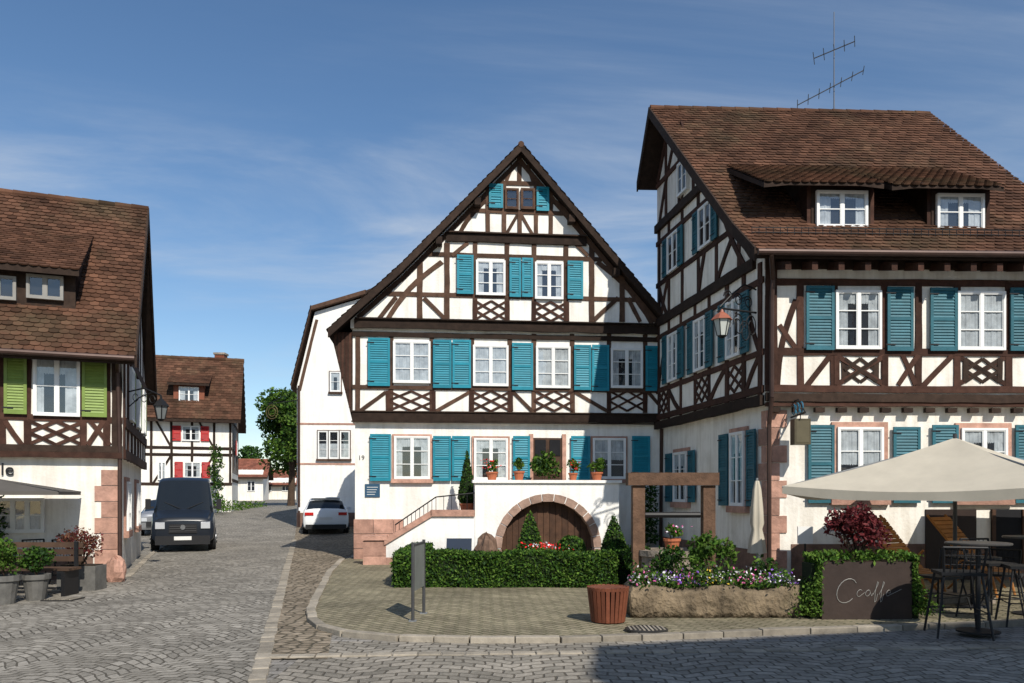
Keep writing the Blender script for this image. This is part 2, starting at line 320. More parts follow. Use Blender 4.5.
def tiles(mb,P0,P1,P2,P3,m,w=.19,e=.16,lift=.012):
    P0,P1,P2,P3=map(Vector,(P0,P1,P2,P3)); A=(P1-P0).normalized(); nn=A.cross(P3-P0).normalized()
    if nn.z<0: nn=-nn
    B=nn.cross(A)
    if B.z<0: B=-B
    Lb=(P3-P0).dot(B); a3=(P3-P0).dot(A); a1=(P1-P0).dot(A); a2=(P2-P0).dot(A)
    for j in range(int(Lb/e)+1):
        b0=j*e-.03; t=min(1,max(0,j*e/Lb)); l=a3*t; r=lerp(a1,a2,t)
        k=int((r-l)/w); off=(j%2)*w*.5
        for i in range(-1,k+1):
            x0=l+i*w+off; x1=x0+w*.97
            if x0<l-.02: x0=l-.02
            if x1>r+.02: x1=r+.02
            if x1-x0<.03: continue
            dz=U(-.004,.007); bb=b0+U(-.010,.010); tt=min(bb+e+.04,Lb+.02)
            Q=lambda a,b,h:P0+A*a+B*b+nn*(h+lift)
            xm=(x0+x1)/2; q=[Q(x0,bb+.035,.026+dz),Q(x0+(x1-x0)*.22,bb+.008,.028+dz),Q(xm,bb,.03+dz),Q(x1-(x1-x0)*.22,bb+.008,.028+dz),Q(x1,bb+.035,.026+dz),Q(x1,tt,.004),Q(x0,tt,.004)]
            lo=[Q(x0,bb+.035,0),Q(x0+(x1-x0)*.22,bb+.008,0),Q(xm,bb,0),Q(x1-(x1-x0)*.22,bb+.008,0),Q(x1,bb+.035,0)]
            mb.mesh(q+lo,[(0,1,2,3,4,5,6),(0,7,8,1),(1,8,9,2),(2,9,10,3),(3,10,11,4)],m,max(0,min(1,random.gauss(.5,.22))))
def slab(mb,P0,P1,P2,P3,th,m):
    P=[Vector(p) for p in (P0,P1,P2,P3)]; mb.hexa([p-Vector((0,0,th)) for p in P]+P,m)
def ridge(mb,a,b,m,r=.13,seg=.35):
    a=Vector(a);b=Vector(b);k=max(1,int((b-a).length/seg))
    for i in range(k): mb.tube(a.lerp(b,i/k),a.lerp(b,(i+1.08)/k),r,r*.88,m,10)
def V3(x,y,z): return Vector((x,y,z))

# =================== GROUND ===================
ROAD=setts('road_setts',(.205,.187,.158),(.34,.312,.268),(.10,.088,.07),.19,.13,rot=.22,arc=.35,arcw=1.3,wob=.04,mort=.013,stain=.3)
FORE=setts('front_setts',(.21,.190,.158),(.34,.305,.255),(.11,.095,.075),.20,.15,rot=0,arc=.3,arcw=1.6,wob=.035,mort=.013,stain=.3)
COBB=setts('brown_cobbles',(.17,.135,.095),(.33,.27,.20),(.07,.06,.04),.17,.14,voro=True)
COURT=setts('court_brick',(.20,.17,.115),(.29,.25,.17),(.105,.105,.055),.22,.11,rot=.75,wob=.01,mort=.012,stain=.35)
ys=[-60,-20,0,10,20,30,34,38,42,47,55,65,78,90,110,130,200,400,900]
def sheet(name,m,lx,rx,y0,y1,dz,step=None):
    mb=MB(); Y=[y for y in ys if y0<y<y1]; Y=[y0]+Y+[y1]
    for a,b in zip(Y,Y[1:]): mb.face([(lx(a),a,gz(a)+dz),(rx(a),a,gz(a)+dz),(rx(b),b,gz(b)+dz),(lx(b),b,gz(b)+dz)],m)
    return mb.build(name)
GRD=setts('ground_paving',(.2,.185,.165),(.28,.26,.235),(.11,.1,.085),.19,.14,wob=.03)
sheet('ground',GRD,lambda y:-900,lambda y:900,-60,900,0)
roadR=lambda y:-2.63-(y-8.46)*.2585
sheet('cobblestone_road',ROAD,lambda y:-14-(y*.25),roadR,-20,120,.004)
sheet('cobblestone_square',FORE,lambda y:-30 if y<0 else -2.2,lambda y:30,-19,9.2,.008)
sheet('cobblestone_verge',COBB,roadR,lambda y:max(roadR(y)+.01,lerp(-1.9,-4.4,min(1,max(0,(y-8.3)/12)))) if y<20.6 else roadR(y)+3.0,8.2,75,.012)
def G(u,v): d=1353.9/(v-495); return ((u-512)/FPX*d,d)
kp=[(-4.35,20.4),(-3.9,17),(-3.45,14.5),G(317,600),G(311,612),G(312,622),G(322,630),G(345,636),G(400,641),G(470,643),G(560,643),G(640,640),G(760,635),G(900,630),G(1060,624)]
cy=MB(); poly=[(x,y,.05) for x,y in kp]+[(11,14),(11,22),(-4,22)]
poly=[Vector((p[0],p[1],.05)) for p in poly]; cy.face(poly,COURT); cy.build('courtyard_paving')
kb=MB()
def kerbline(mb,pts,w,z,m,seg=.55,h0=-.05):
    P=[Vector((a,b,0)) for a,b in pts]
    for a,b in zip(P,P[1:]):
        k=max(1,round((b-a).length/seg)); d=(b-a).normalized(); q=Vector((-d.y,d.x,0))
        for i in range(k):
            s=a.lerp(b,i/k)+d*.006; e=a.lerp(b,(i+1)/k)-d*.006; zz=z+U(-.006,.006); j=q*U(-.008,.008)
            pp=[s-q*w/2+j,e-q*w/2+j,e+q*w/2+j,s+q*w/2+j]
            mb.hexa([p+Vector((0,0,h0)) for p in pp]+[p+Vector((0,0,zz)) for p in pp],m)
kerbline(kb,kp,.13,.075,KERB); kb.build('kerb',bevel=.01)
g2=MB(); kerbline(g2,[(roadR(y),y) for y in (7,12,18,24,30)],.16,.022,KERB,.25); kerbline(g2,[(roadR(8.3),8.3),(-1,8.45),(2,8.6),(5,8.8),(9,9.1),(14,9.4)],.14,.024,KERB,.25)
kerbline(g2,[(-7.9,9),(-8.1,13),(-8.0,16.6),(-10.4,23),(-13,31)],.14,.024,KERB,.25); g2.build('gutter_stones',bevel=.012)
dr=MB(); c=G(645,634); 
dr.lathe((c[0],c[1]-.1,.045),[(.26,0),(.26,.04),(.24,.045)],GRATE,20); 
for i in range(-4,5): dr.box((c[0]+i*.05,c[1]-.1,.092),(.012,.2-abs(i)*.02,.004),KERB)
dr.build('drain_cover')
dr=MB(); c=G(63,600); dr.box((c[0],c[1],.01),(.25,.2,.012),GRATE); 
for i in range(-5,6): dr.box((c[0]+i*.04,c[1],.026),(.008,.17,.006),KERB)
dr.build('drain_cover')

# =================== MAIN HOUSE ===================
h=H('half_timbered_house'); OV=.48
M=Fr((-4.04,20.5),(8.13,.8)); M1=M.off(.08); M2=M.off(.16)
Wd=8.17
z1=M1.px(500,424)[1]; z2=M2.px(500,331)[1]
V=M.off(OV)
rp=[V.px(328,330),V.px(400,266),V.px(521,144),V.px(662,311)]
rp.append((rp[3][0]+.35,rp[3][1]-.42))
def roofz(s):
    for (a,b),(c,d) in zip(rp,rp[1:]):
        if a<=s<=c: return lerp(b,d,(s-a)/(c-a))
    return rp[0][1]
w=h['walls']
w.rect(M,0,-.1,Wd,z1,-12,0,PL)
w.rect(M,-.05,z1,Wd+.02,z2,-12,.08,PL)
pk=rp[2][0]
w.prism(M,[(-.1,z2),(Wd,z2),(Wd,roofz(Wd)-.16),(pk,roofz(pk)-.16),(rp[1][0],roofz(rp[1][0])-.16),(-.1,roofz(-.1)-.16)],-12,.16,PL)
sj=[M.px(331,333),M.px(354,333),M.px(354,423)]
h['side_cladding'].prism(M,[(sj[0][0],sj[0][1]),(-.052,sj[1][1]),(-.052,sj[2][1])],-12,.06,TIM)
for i in range(6):
    t=i/6; a=(lerp(sj[0][0],-.06,t),lerp(sj[0][1],sj[2][1],t)); h['side_cladding'].prism(M,[(a[0],a[1]),(a[0]+.05,a[1]+.02),(a[0]+.05+.02,sj[1][1]),(a[0],sj[1][1])],.06,.075,TIMR)
rf=h['roof']
for (a,b),(c,d) in zip(rp,rp[1:]):
    rf.hexa([M.P(a,b-.14,OV),M.P(c,d-.14,OV),M.P(c,d-.14,-12.3),M.P(a,b-.14,-12.3),M.P(a,b,OV),M.P(c,d,OV),M.P(c,d,-12.3),M.P(a,b,-12.3)],TIM)
    rf.hexa([M.P(a,b-.20,OV+.002),M.P(c,d-.20,OV+.002),M.P(c,d-.20,OV+.04),M.P(a,b-.20,OV+.04),M.P(a,b+.03,OV+.002),M.P(c,d+.03,OV+.002),M.P(c,d+.03,OV+.04),M.P(a,b+.03,OV+.04)],TIM)
tl=h['roof_tiles']; oo=OV+.05
for i_,j_ in ((0,1),(1,2)): tiles(tl,M.P(*rp[i_],oo),M.P(*rp[i_],-12.3),M.P(*rp[j_],-12.3),M.P(*rp[j_],oo),TILE2,.2,.17)
for i_,j_ in ((3,2),(4,3)): tiles(tl,M.P(*rp[i_],oo),M.P(*rp[i_],-12.3),M.P(*rp[j_],-12.3),M.P(*rp[j_],oo),TILE2,.2,.17)
ridge(tl,M.P(pk,rp[2][1]-.02,oo),M.P(pk,rp[2][1]-.02,-12.3),TILE2,.08)
for t in (.36,.68):
    for sgn in (0,1):
        a=rp[2]; b=rp[1] if sgn==0 else rp[3]
        s=lerp(a[0],b[0],t); z=lerp(a[1],b[1],t)-.34
        h['purlins'].rect(M,s-.08,z-.08,s+.08,z+.1,.1,OV-.03,TIM)
dq=[V.px(371,279)]
dm=h['dormer']
sL=dq[0][0]+.1; zt=V.px(372,279)[1]
dm.prism(M,[(sL,roofz(sL)-.05),(sL,zt-.05),(rp[1][0]+.5,zt+.45),(rp[1][0]+.3,roofz(rp[1][0]+.3)-.1)],-3.5,-1.0,PL)
dm.prism(M,[(sL-.35,zt-.12),(sL-.35,zt),(rp[1][0]+.95,zt+.82),(rp[1][0]+.95,zt+.65)],-3.8,-.7,TIM)
T=TIML
def roof_s(side,z):
    pts=[rp[2],rp[1],rp[0]] if side<0 else [rp[2],rp[3],rp[4]]
    for (a,b),(c,d) in zip(pts,pts[1:]):
        if d<=z<=b: return lerp(a,c,(b-z)/(b-d))
    return pts[-1][0]
def hb(F,v,w,m,inset=.25,u=520,lift=.004):
    z=F.px(u,v)[1]; a=roof_s(-1,z+w)+inset; b=roof_s(1,z+w)-inset; a=max(a,-.08); b=min(b,Wd)
    beam(h,F,(a,z),(b,z),w,m,lift=lift)
hb(M2,327,.22,TIM,.12,lift=.05); hb(M2,297,.11,T,.2); hb(M2,257,.11,T,.2); hb(M2,240,.2,TIM,.15,lift=.05)
hb(M2,212,.11,T,.2); hb(M2,184,.11,T,.2)
for sd in (-1,1):
    q=[rp[2],rp[1]] if sd<0 else [rp[2],rp[3]]
    o=.27
    beam(h,M2,(q[0][0],q[0][1]-o-.02),(q[1][0],q[1][1]-o),.12,T,lift=.01)
beam(h,M2,(rp[1][0],rp[1][1]-.27),(.1,roofz(.1)-.27),.12,T,lift=.01)
for u in (475,507,534,566): bpx(h,M2,u,241,u,322,.12,T)
for u in (447,592): bpx(h,M2,u,243,u,322,.14,T)
for u,v in ((420,262),(622,276)): bpx(h,M2,u,v,u,322,.14,T)
bpx(h,M2,386,322,442,262,.12,T,.06); bpx(h,M2,446,320,424,298,.11,T)
bpx(h,M2,652,324,597,262,.12,T,-.06); bpx(h,M2,594,320,618,298,.11,T)
bpx(h,M2,378,320,396,297,.10,T); bpx(h,M2,452,256,468,243,.09,T); bpx(h,M2,588,256,574,243,.09,T)
bpx(h,M2,640,322,628,298,.10,T)
for u in (488,504,519.5,536,551): bpx(h,M2,u,184 if u!=519.5 else 212,u,238,.11,T)
bpx(h,M2,519.5,155,519.5,184,.12,T); bpx(h,M2,505,184,513,165,.09,T); bpx(h,M2,534,184,527,165,.09,T)
bpx(h,M2,458,236,486,200,.11,T,.05); bpx(h,M2,583,236,553,200,.11,T,-.05)
bpx(h,M2,506,235,518,214,.08,T);bpx(h,M2,533,235,521,214,.08,T)
for F,v in ((M2,240),(M2,327)):
    zz=F.px(520,v)[1]+.11; a=max(-.1,roof_s(-1,zz+.1)+.15); b=min(Wd,roof_s(1,zz+.1)-.15)
    h['ledges'].prism(F,[(a,zz),(b,zz),(b,zz+.035),(a,zz+.035)],0,.13,TIM)
lattice(h,M2,475,301,507,320,TIMR,.055); lattice(h,M2,534,302,567,321,TIMR,.055)
def hl(F,v,w,m,lift=.004,a=-.06,b=Wd+.02): z=F.px(500,v)[1]; beam(h,F,(a,z),(b,z),w,m,lift=lift)
hl(M1,337,.12,TIM,.02); hl(M1,389,.10,T); hl(M1,418,.22,TIM,.05)
z=M1.px(500,418)[1]-.14
h['ledges'].rect(M1,-.08,z-.0,Wd,z+.03,0,.09,TIM); h['ledges'].rect(M1,-.08,z+.26,Wd,z+.29,0,.12,TIM)
for u in (358,391,432,472,510,534,572,609,645): bpx(h,M1,u,334,u,413,.12,T)
for a,b in ((388,434),(471,511),(534,573),(609,645)): lattice(h,M1,a,391,b,411,TIMR,.055)
for a,b in ((360,386),(436,470),(513,532),(575,607),(648,664)):
    bpx(h,M1,a,411,b,392,.09,T) if R()<.5 else bpx(h,M1,a,392,b,411,.09,T)
shpx(h,M2,489,184,503,208);shpx(h,M2,536.5,187,549,211)
wpx(h,M2,505,188,519,209,cols=1,rows=2,curt=0,fm=T);wpx(h,M2,521,188,535,209,cols=1,rows=2,curt=0,fm=T)
shpx(h,M2,457,255,473.5,294);shpx(h,M2,509.5,258,521,297);shpx(h,M2,522,258,533,297);shpx(h,M2,567.5,261,583,299)
wpx(h,M2,476,260,505.5,295,curt=2);wpx(h,M2,535,262,563.5,299,curt=2)
for a,b,c,d in ((368,338,390,386),(433,340,451.5,388),(452.5,340,471,388),(512,343,533,390),(574,345,591,390),(592,345,609,391),(645.5,346,663,391)): shpx(h,M1,a,b,c,d)
for a,b,c,d,k in ((393,341,430.5,383,1),(473,345,508.5,386,1),(536,346,570.5,388,1),(611,348,643,388,2)): wpx(h,M1,a,b,c,d,curt=k)
for a,b,c,d in ((370,434,391,481),(433,436,451,481),(452,436,470,481),(513,436,530,480),(571,436,590,480),(632,436,650,477)): shpx(h,M,a,b,c,d)
for a,b,c,d,k in ((394,436,430,479,2),(474,438,508,480,2),(593,438,626,479,4)): wpx(h,M,a,b,c,d,curt=k,sur=(SAND,.05))
q=boxpx(M,533,438,562,497)
h['door'].rect(M,q[0]-.1,q[1],q[0],q[3]+.1,-.01,.06,SAND);h['door'].rect(M,q[2],q[1],q[2]+.1,q[3]+.1,-.01,.06,SAND)
h['door'].rect(M,q[0],q[1],q[2],q[3],0,.03,WOODO)
for i in range(2):
    for j in range(3):
        a=lerp(q[0],q[2],i/2)+.05; z=lerp(q[1],q[3],j/3)+.05; h['door'].rect(M,a,z,a+(q[2]-q[0])/2-.1,z+(q[3]-q[1])/3-.1,.03,.05,WOODO if j<2 else DARKIN)
for j in range(3):
    z=j*.38-.05; x=-.03
    while x<1.0: ww=U(.35,.55); h['plinth'].rect(M,x,z,min(x+ww,1.25)-.01,z+.365,-.4,.032+U(0,.012),SAND); x+=ww
h['plaque'].rect(M,M.px(365,490)[0],M.px(370,497)[1],M.px(380,490)[0],M.px(370,484)[1],.0,.03,mat('plaque_blue',(.03,.08,.14),.4,.1))
for k in range(4): h['plaque'].rect(M,M.px(367,490)[0],M.px(370,487+k*2.4)[1]-.012,M.px(378-k,490)[0],M.px(370,487+k*2.4)[1],.03,.033,WHITE)
h['downpipe'].path([M1.P(Wd-.15,z2,.12),M1.P(Wd-.15,z1,.12),M.P(Wd-.15,.1,.12)],.05,GUT)
def text(body,loc,size,m,F=None,name='lettering',parent=None,ext=.004,shear=0):
    c=bpy.data.curves.new(name,'FONT'); c.body=body; c.size=size; c.extrude=ext; c.shear=shear
    c.materials.append(m); o=bpy.data.objects.new(name,c); bpy.context.scene.collection.objects.link(o)
    X=F.ex;Z=Vector((0,0,1));Y=F.en
    o.matrix_world=Matrix(((X.x,Z.x,Y.x,loc.x),(X.y,Z.y,Y.y,loc.y),(X.z,Z.z,Y.z,loc.z),(0,0,0,1)))
    if parent: o.parent=parent
    return o
TW=M.off(1.75)
ta,tb=TW.px(475,520)[0],TW.px(619,520)[0]; tz=TW.px(545,483)[1]
ac=(TW.px(548,545)[0],TW.px(548,548)[1]); ar=(TW.px(595,545)[0]-TW.px(501,545)[0])/2
N_=20; arcp=[(ac[0]+ar*math.cos(math.pi*i/N_),ac[1]+ar*math.sin(math.pi*i/N_)) for i in range(N_+1)]
tr=h['terrace']
tr.prism(TW,[(tb,-.1),(tb,tz)]+[(ac[0]+.001,tz)]+arcp[:N_//2+1][::-1]+[(ac[0]+ar,-.1)],-.4,0,PLW)
tr.prism(TW,[(ta,-.1),(ta,tz)]+[(ac[0],tz)]+arcp[N_//2:]+[(ac[0]-ar,-.1)],-.4,0,PLW)
tr.rect(TW,ta,-.1,tb,tz-.7,-1.74,-.45,PLW); tr.rect(TW,ta,tz-.7,ta+.25,tz,-1.74,-.41,PLW); tr.rect(TW,tb-.25,tz-.7,tb,tz,-1.74,-.41,PLW)
tr.rect(TW,ta-.06,tz,tb+.06,tz+.07,-.48,.06,PLW)
h['arch_door'].rect(TW,ac[0]-ar-.05,-.1,ac[0]+ar+.05,ac[1]+ar+.05,-.36,-.3,WOODO)
for i in range(15):
    x=ac[0]-ar+i*2*ar/15; h['arch_door'].rect(TW,x+.008,-.05,x+2*ar/15-.008,ac[1]+ar,-.3,-.28+.003*R(),WOODO)
ARCHS=mat('arch_sandstone',(.33,.22,.17),.9,.3,5,.5,25,rv=.2,dist=.02)
for i in range(13):
    a0=math.pi*i/13+.01;a1=math.pi*(i+1)/13-.01; o=ar+.16
    h['arch_stones'].prism(TW,[(ac[0]+r_*math.cos(a),ac[1]+r_*math.sin(a)) for a,r_ in ((a0,ar-.02),(a1,ar-.02),((a1),o),((a0+a1)/2,o*1.004),(a0,o))],-.3,.02,ARCHS)
for sd in (-1,1):
    for j in range(3): x=ac[0]+sd*(ar+.07); h['arch_stones'].rect(TW,x-.09,ac[1]-.01-(j+1)*.26,x+.09,ac[1]-.02-j*.26,-.3,.02,ARCHS)
st=[TW.px(386,568),TW.px(386,544),TW.px(432,515),TW.px(475,515),TW.px(475,568)]
st=[(a,max(z,-.1)) for a,z in st]
h['stair_wall'].prism(TW,[(st[0][0],-.1),st[1],st[2],(ta-.002,st[3][1]),(ta-.002,-.1)],-.25,-.02,PLW)
for a,b in ((st[1],st[2]),(st[2],(ta-.01,st[3][1]))):
    h['stair_coping'].prism(TW,[(a[0]-.04,a[1]-.03),(b[0],b[1]-.03),(b[0],b[1]+.12),(a[0]-.04,a[1]+.12)],-.3,.04,SAND)
x0=TW.px(363,560)[0]
for j in range(2): h['stair_coping'].rect(TW,x0+.0,-.1+j*.36,st[0][0]-.002,min(TW.px(380,540)[1],.25+j*.36),-.3,.0,SAND)
h['stair_coping'].rect(TW,x0-.03,TW.px(380,540)[1],st[0][0]+.02,TW.px(380,540)[1]+.10,-.34,.05,SAND)
h['stair_coping'].rect(TW,st[0][0]-.002,-.1,ta,.22,-.3,.012,SAND)
ns=11
for i in range(ns):
    a=lerp(st[0][0]-.2,ta+.2,i/ns); h['steps'].rect(TW,a,0,ta+.2,(i+1)*(tz-.72)/ns,-1.74,-.3,SAND)
rl=[TW.P(TW.px(395,530)[0],TW.px(395,525)[1],-.1),TW.P(TW.px(436,497)[0],TW.px(436,497)[1],-.1),TW.P(ta,TW.px(475,493)[1],-.1)]
h['railing'].path(rl,.018,IRON)
for i in range(16):
    p=rl[0].lerp(rl[1],i/10) if i<=10 else rl[1].lerp(rl[2],(i-10)/5); zb=st[1][1]+.1 if i==0 else max(st[1][1]+.1,p.z-.55); h['railing'].tube(p,(p.x,p.y,zb),.008,.008,IRON,5)
main=h.done()
text('19',M.P(M.px(358,459)[0],M.px(358,460)[1],.005),.17,IRON,M,'house_number',main)

# =================== RIGHT HOUSE ===================
h=H('half_timbered_house')
A0=(4.95,15.4)
Rf=Fr(A0,(1,.03)); Sf=Fr(A0,(.164,-.986)); R1=Rf.off(.12); S1=Sf.off(.12)
RW=6.3; DB=5.9
eh=6.3
zf=R1.px(900,404)[1]
BL=Sf.P(-DB,0); c0=Rf.P(0,0); BR=Rf.P(RW,0)+(BL-c0)
w=h['walls']
def foot(mb,pts,z0,z1_,m):
    pts=[Vector(p) for p in pts]; mb.hexa([Vector((p.x,p.y,z0)) for p in pts]+[Vector((p.x,p.y,z1_)) for p in pts],m)
foot(w,[c0,Rf.P(RW,0),BR,BL],-.1,eh,PLR)
w.rect(R1,-.10,zf,RW,eh,-.2,0,PLR)
def sz(s):
    return lerp(6.35,11.4,(-s)/5.0) if s>=-5.0 else lerp(11.4,10.0,(-s-5)/.95)
w.rect(S1,-DB,zf,.08,eh,-.2,0,PLR)
w.prism(S1,[(-DB,eh),(.08,eh),(-5.0,sz(-5)-.1),(-DB,sz(-DB)-.1)],-6.0,0,PLR)
RL=at(650,109,20.3); RR=at(928,115,20.63); EL=Vector((4.52,14.72,6.23)); ER=Vector((11.48,14.95,6.23))
BKL=at(638,184,21.3); BKR=RR+(BKL-RL)
tB=.16; KL=EL.lerp(RL,tB)-Vector((0,0,.10)); KR=ER.lerp(RR,tB)-Vector((0,0,.10))
rf=h['roof']; slab(rf,EL,ER,KR,KL,.16,TIM); slab(rf,KL,KR,RR,RL,.16,TIM); slab(rf,RL,RR,BKR,BKL,.16,TIM)
tl=h['roof_tiles']; tiles(tl,EL,ER,KR,KL,TILE,.18,.15); tiles(tl,KL,KR,RR,RL,TILE,.18,.15); tiles(tl,BKR,BKL,RL,RR,TILE)
ridge(tl,RL,RR,TILE,.1)
for a,b in ((EL,KL),(KL,RL),(RL,BKL)):
    o=Vector((-.04,0,0)); slab(rf,a+Vector((0,0,.05))+o,a+Vector((-.002,0,.05)),b+Vector((-.002,0,.05)),b+Vector((0,0,.05))+o,.26,TIM)
gt=h['gutter']
for i in range(12):
    a=EL.lerp(ER,i/12)+Vector((0,-.09,-.06)); b=EL.lerp(ER,(i+1)/12)+Vector((0,-.09,-.06)); gt.tube(a,b,.06,.06,GUT,10)
gt.path([EL+Vector((.25,-.08,-.1)),EL+Vector((.42,.35,-.45)),R1.P(-.02,5.4,.14),R1.P(-.02,zf+.1,.14),Rf.P(-.02,zf-.4,.12),Rf.P(-.02,.1,.12)],.045,GUT,8)
for i in range(13):
    x=.1+i*.5; h['rafters'].hexa([R1.P(x,eh-.28,0),R1.P(x+.11,eh-.28,0),R1.P(x+.11,eh-.42,.52),R1.P(x,eh-.42,.52),R1.P(x,eh-.12,0),R1.P(x+.11,eh-.12,0),R1.P(x+.11,eh-.27,.52),R1.P(x,eh-.27,.52)],TIMR)
for k,zoff in enumerate((.08,.17)):
    a=EL.lerp(KL,.55)+Vector((.15,0,zoff)); b=ER.lerp(KR,.55)+Vector((-.1,0,zoff)); h['snow_guard'].tube(a,b,.009,.009,IRON,5)
for i in range(50):
    p=(EL.lerp(KL,.55)+Vector((.15,0,0))).lerp(ER.lerp(KR,.55)+Vector((-.1,0,0)),i/49); h['snow_guard'].tube(p,p+Vector((0,0,.19)),.007,.007,IRON,4)
nR=(KR-KL).cross(RL-KL).normalized()
def roofpt(x,d): return KL.z-(nR.x*(x-KL.x)+nR.y*(d-KL.y))/nR.z
D=Rf.off(-.30)
for (u0,v0,u1,v1,ra,rb,vf) in ((815,192,866,229,756,892,181),(935,195,982,232,884,1012,184)):
    s0,zb,s1,zt=boxpx(D,u0,v0,u1,v1)
    dm=h['dormers']; fa,fb=s0-.16,s1+.16
    dm.prism(D,[(fa,zb-.5),(fb,zb-.5),(fb,zt+.16),(fa,zt+.16)],-2.0,0,TIMR)
    dm.rect(D,s0-.08,zb-.08,s1+.08,zt+.08,-.01,.02,TIM)
    window(h,D,s0,zb,s1,zt,cols=2,rows=2,curt=2)
    sa,sb=D.px(ra+8,vf,.35)[0],D.px(rb-8,vf,.35)[0]
    zfr=D.px((u0+u1)/2,vf,.35)[1]
    K=10; prev=None
    for i in range(K+1):
        t=i/K; s=lerp(sa,sb,t); ed=min(t,1-t)*2
        sagz=-.05*(1-min(1,ed*2.5))
        p0=D.P(s,zfr+sagz,.35)
        yb=p0.y+2.25; dxs=lerp(-.10,.0,t); back=Vector((p0.x+dxs,yb,roofpt(p0.x+dxs,yb)+.05))
        if prev:
            dm.hexa([prev[0]-V3(0,0,.09),p0-V3(0,0,.09),back-V3(0,0,.12),prev[1]-V3(0,0,.12),prev[0],p0,back,prev[1]],TIM)
        else: first=(p0,back)
        prev=(p0,back)
    tiles(h['dormer_tiles'],first[0],prev[0],prev[1],first[1],TILE,.18,.15,.03)
    for s in (fa,fb):
        a_=D.P(s,zt+.16,0); bk=D.P(s,0,-2.0); bk.z=roofpt(bk.x,bk.y)
        dm.face([D.P(s,zb-.5,0),a_,a_+V3(0,0,.12),V3(bk.x,bk.y,bk.z+.05)],TIM)
an=H('roof_antenna'); bpt=at(834,110,20.5); tpt=at(834,12,20.5); an['mast'].tube(bpt-Vector((0,0,1)),tpt,.018,.010,STEELD,6)
def yagi(c,d,L,n,el):
    d=Vector(d).normalized(); an['elements'].tube(c-d*L/2,c+d*L/2,.014,.014,STEELD,5); q=d.cross(Vector((0,0,1))).normalized()
    for i in range(n): p=c-d*L/2+d*L*i/(n-1); an['elements'].tube(p-q*el*(1-i*.04),p+q*el*(1-i*.04),.009,.009,STEELD,4)
yagi(at(834,50,20.5),(.9,-.4,.22),1.0,5,.32); yagi(at(830,88,20.5),(1,-.35,.42),1.7,7,.30)
an.done()
T=TIMR
def hr(F,v,w_,m,lift=.004,a=-.1,b=RW,u=900): z=F.px(u,v)[1]; beam(h,F,(a,z),(b,z),w_,m,lift=lift)
hr(R1,264,.24,TIM,.03); hr(R1,283,.13,T); hr(R1,352,.14,T,.01); hr(R1,389,.13,T,.02); hr(R1,398,.16,TIM,.06); hr(R1,405,.08,T,.03)
zz=R1.px(900,410)[1]
for i in range(15): h['beam_ends'].rect(R1,i*.43+.0,zz-.05,i*.43+.18,zz+.04,-.05,.05+.002*(i%3),TIM)
bpx(h,R1,771,265,771,385,.22,T,lift=.02)
for u in (800,834,884,918,957,1008,1040,1060): bpx(h,R1,u,283,u,388,.13,T)
bpx(h,R1,777,385,797,300,.11,T,.05); bpx(h,R1,779,325,798,352,.09,T)
bpx(h,R1,898,385,918,355,.09,T); bpx(h,R1,921,388,952,356,.10,T); bpx(h,R1,805,388,830,356,.10,T)
bpx(h,R1,902,355,915,385,.09,T)
for a,b in ((836,884),(957,1007)): lattice(h,R1,a,356,b,385,T,.09,False); lattice(h,R1,a+8,359,b-8,382,TIM,.06,True)
for a,b,c,d in ((806,286,834,350),(887,287,913,351),(930,288,957,351),(1010,288,1036,351)): shpx(h,R1,a,b,c,d,TEALD)
wpx(h,R1,836,290,882,349,curt=2);wpx(h,R1,958,291,1006,350,curt=1)
for a,b,c,d in ((808,425,834,503),(893,427,920,503),(932,425,958,503),(1015,425,1040,503)): shpx(h,Rf,a,b,c,d,TEALD)
wpx(h,Rf,838,427,884,497,curt=4,sur=(SAND,.1));wpx(h,Rf,962,428,1008,497,curt=2,sur=(SAND,.1))
z=-.05;j=0
while z<zf-.2:
    hh_=.34; L=.36 if j%2 else .22
    h['quoins'].rect(Rf,-.012,z,L,z+hh_-.012,-.2,.02+U(0,.012),SAND); h['quoins'].rect(Sf,-(.58-L),z,-.0,z+hh_-.012,-.2,.02+U(0,.01),SAND); z+=hh_; j+=1
h['plinth'].rect(Rf,.45,-.05,RW,.75,-.1,.018,PLIN); h['plinth'].rect(Sf,-DB,-.05,-.45,.6,-.1,.018,PLIN)
# added dark panels with bars, standing in for shade under the parasols
dq_=Rf.px(925,520)[0]; h['shade_panels'].rect(Rf,dq_,.05,dq_+1.0,1.42,.0,.03,mat('shade_panel_dark',(.03,.018,.014),.5,.2)); h['shade_panels'].rect(Rf,dq_+1.3,.3,dq_+3.2,1.42,.0,.03,DARKIN)
for k in range(4): h['shade_panels'].rect(Rf,dq_+1.3+k*.6,.3,dq_+1.37+k*.6,1.42,.03,.06,WOODO)
def vb(s,za,zb,w_=.14): beam(h,S1,(s,za),(s,zb),w_,T)
def hs(z,w_,lift=.004,a=None,b=.08,m=None):
    lo=-DB
    if z>sz(0)-.3: b=-(z+.35-6.35)/(11.4-6.35)*5.0
    if z>10: lo=-5.95+(z-10)/1.4*.9
    beam(h,S1,(lo,z),(b,z),w_,m or T,lift=lift)
zs=R1.px(900,389)[1]
hs(zf+.08,.2,.06,m=TIM); hs(zs+.0,.14,.02); hs(4.45,.12); hs(5.85,.12); hs(6.25,.22,.05,m=TIM); hs(7.25,.12); hs(8.35,.12); hs(8.75,.2,.05,m=TIM); hs(9.9,.12)
for s in (-.05,-.75,-1.55,-2.5,-3.3,-4.2,-5.0,-5.75): vb(s,zf,6.2)
for s in (-1.0,-2.1,-3.1,-4.1,-5.0,-5.7): vb(s,6.25,min(8.7,sz(s)-.2))
for s in (-3.4,-4.3,-5.2): vb(s,8.75,min(10.9,sz(s)-.2))
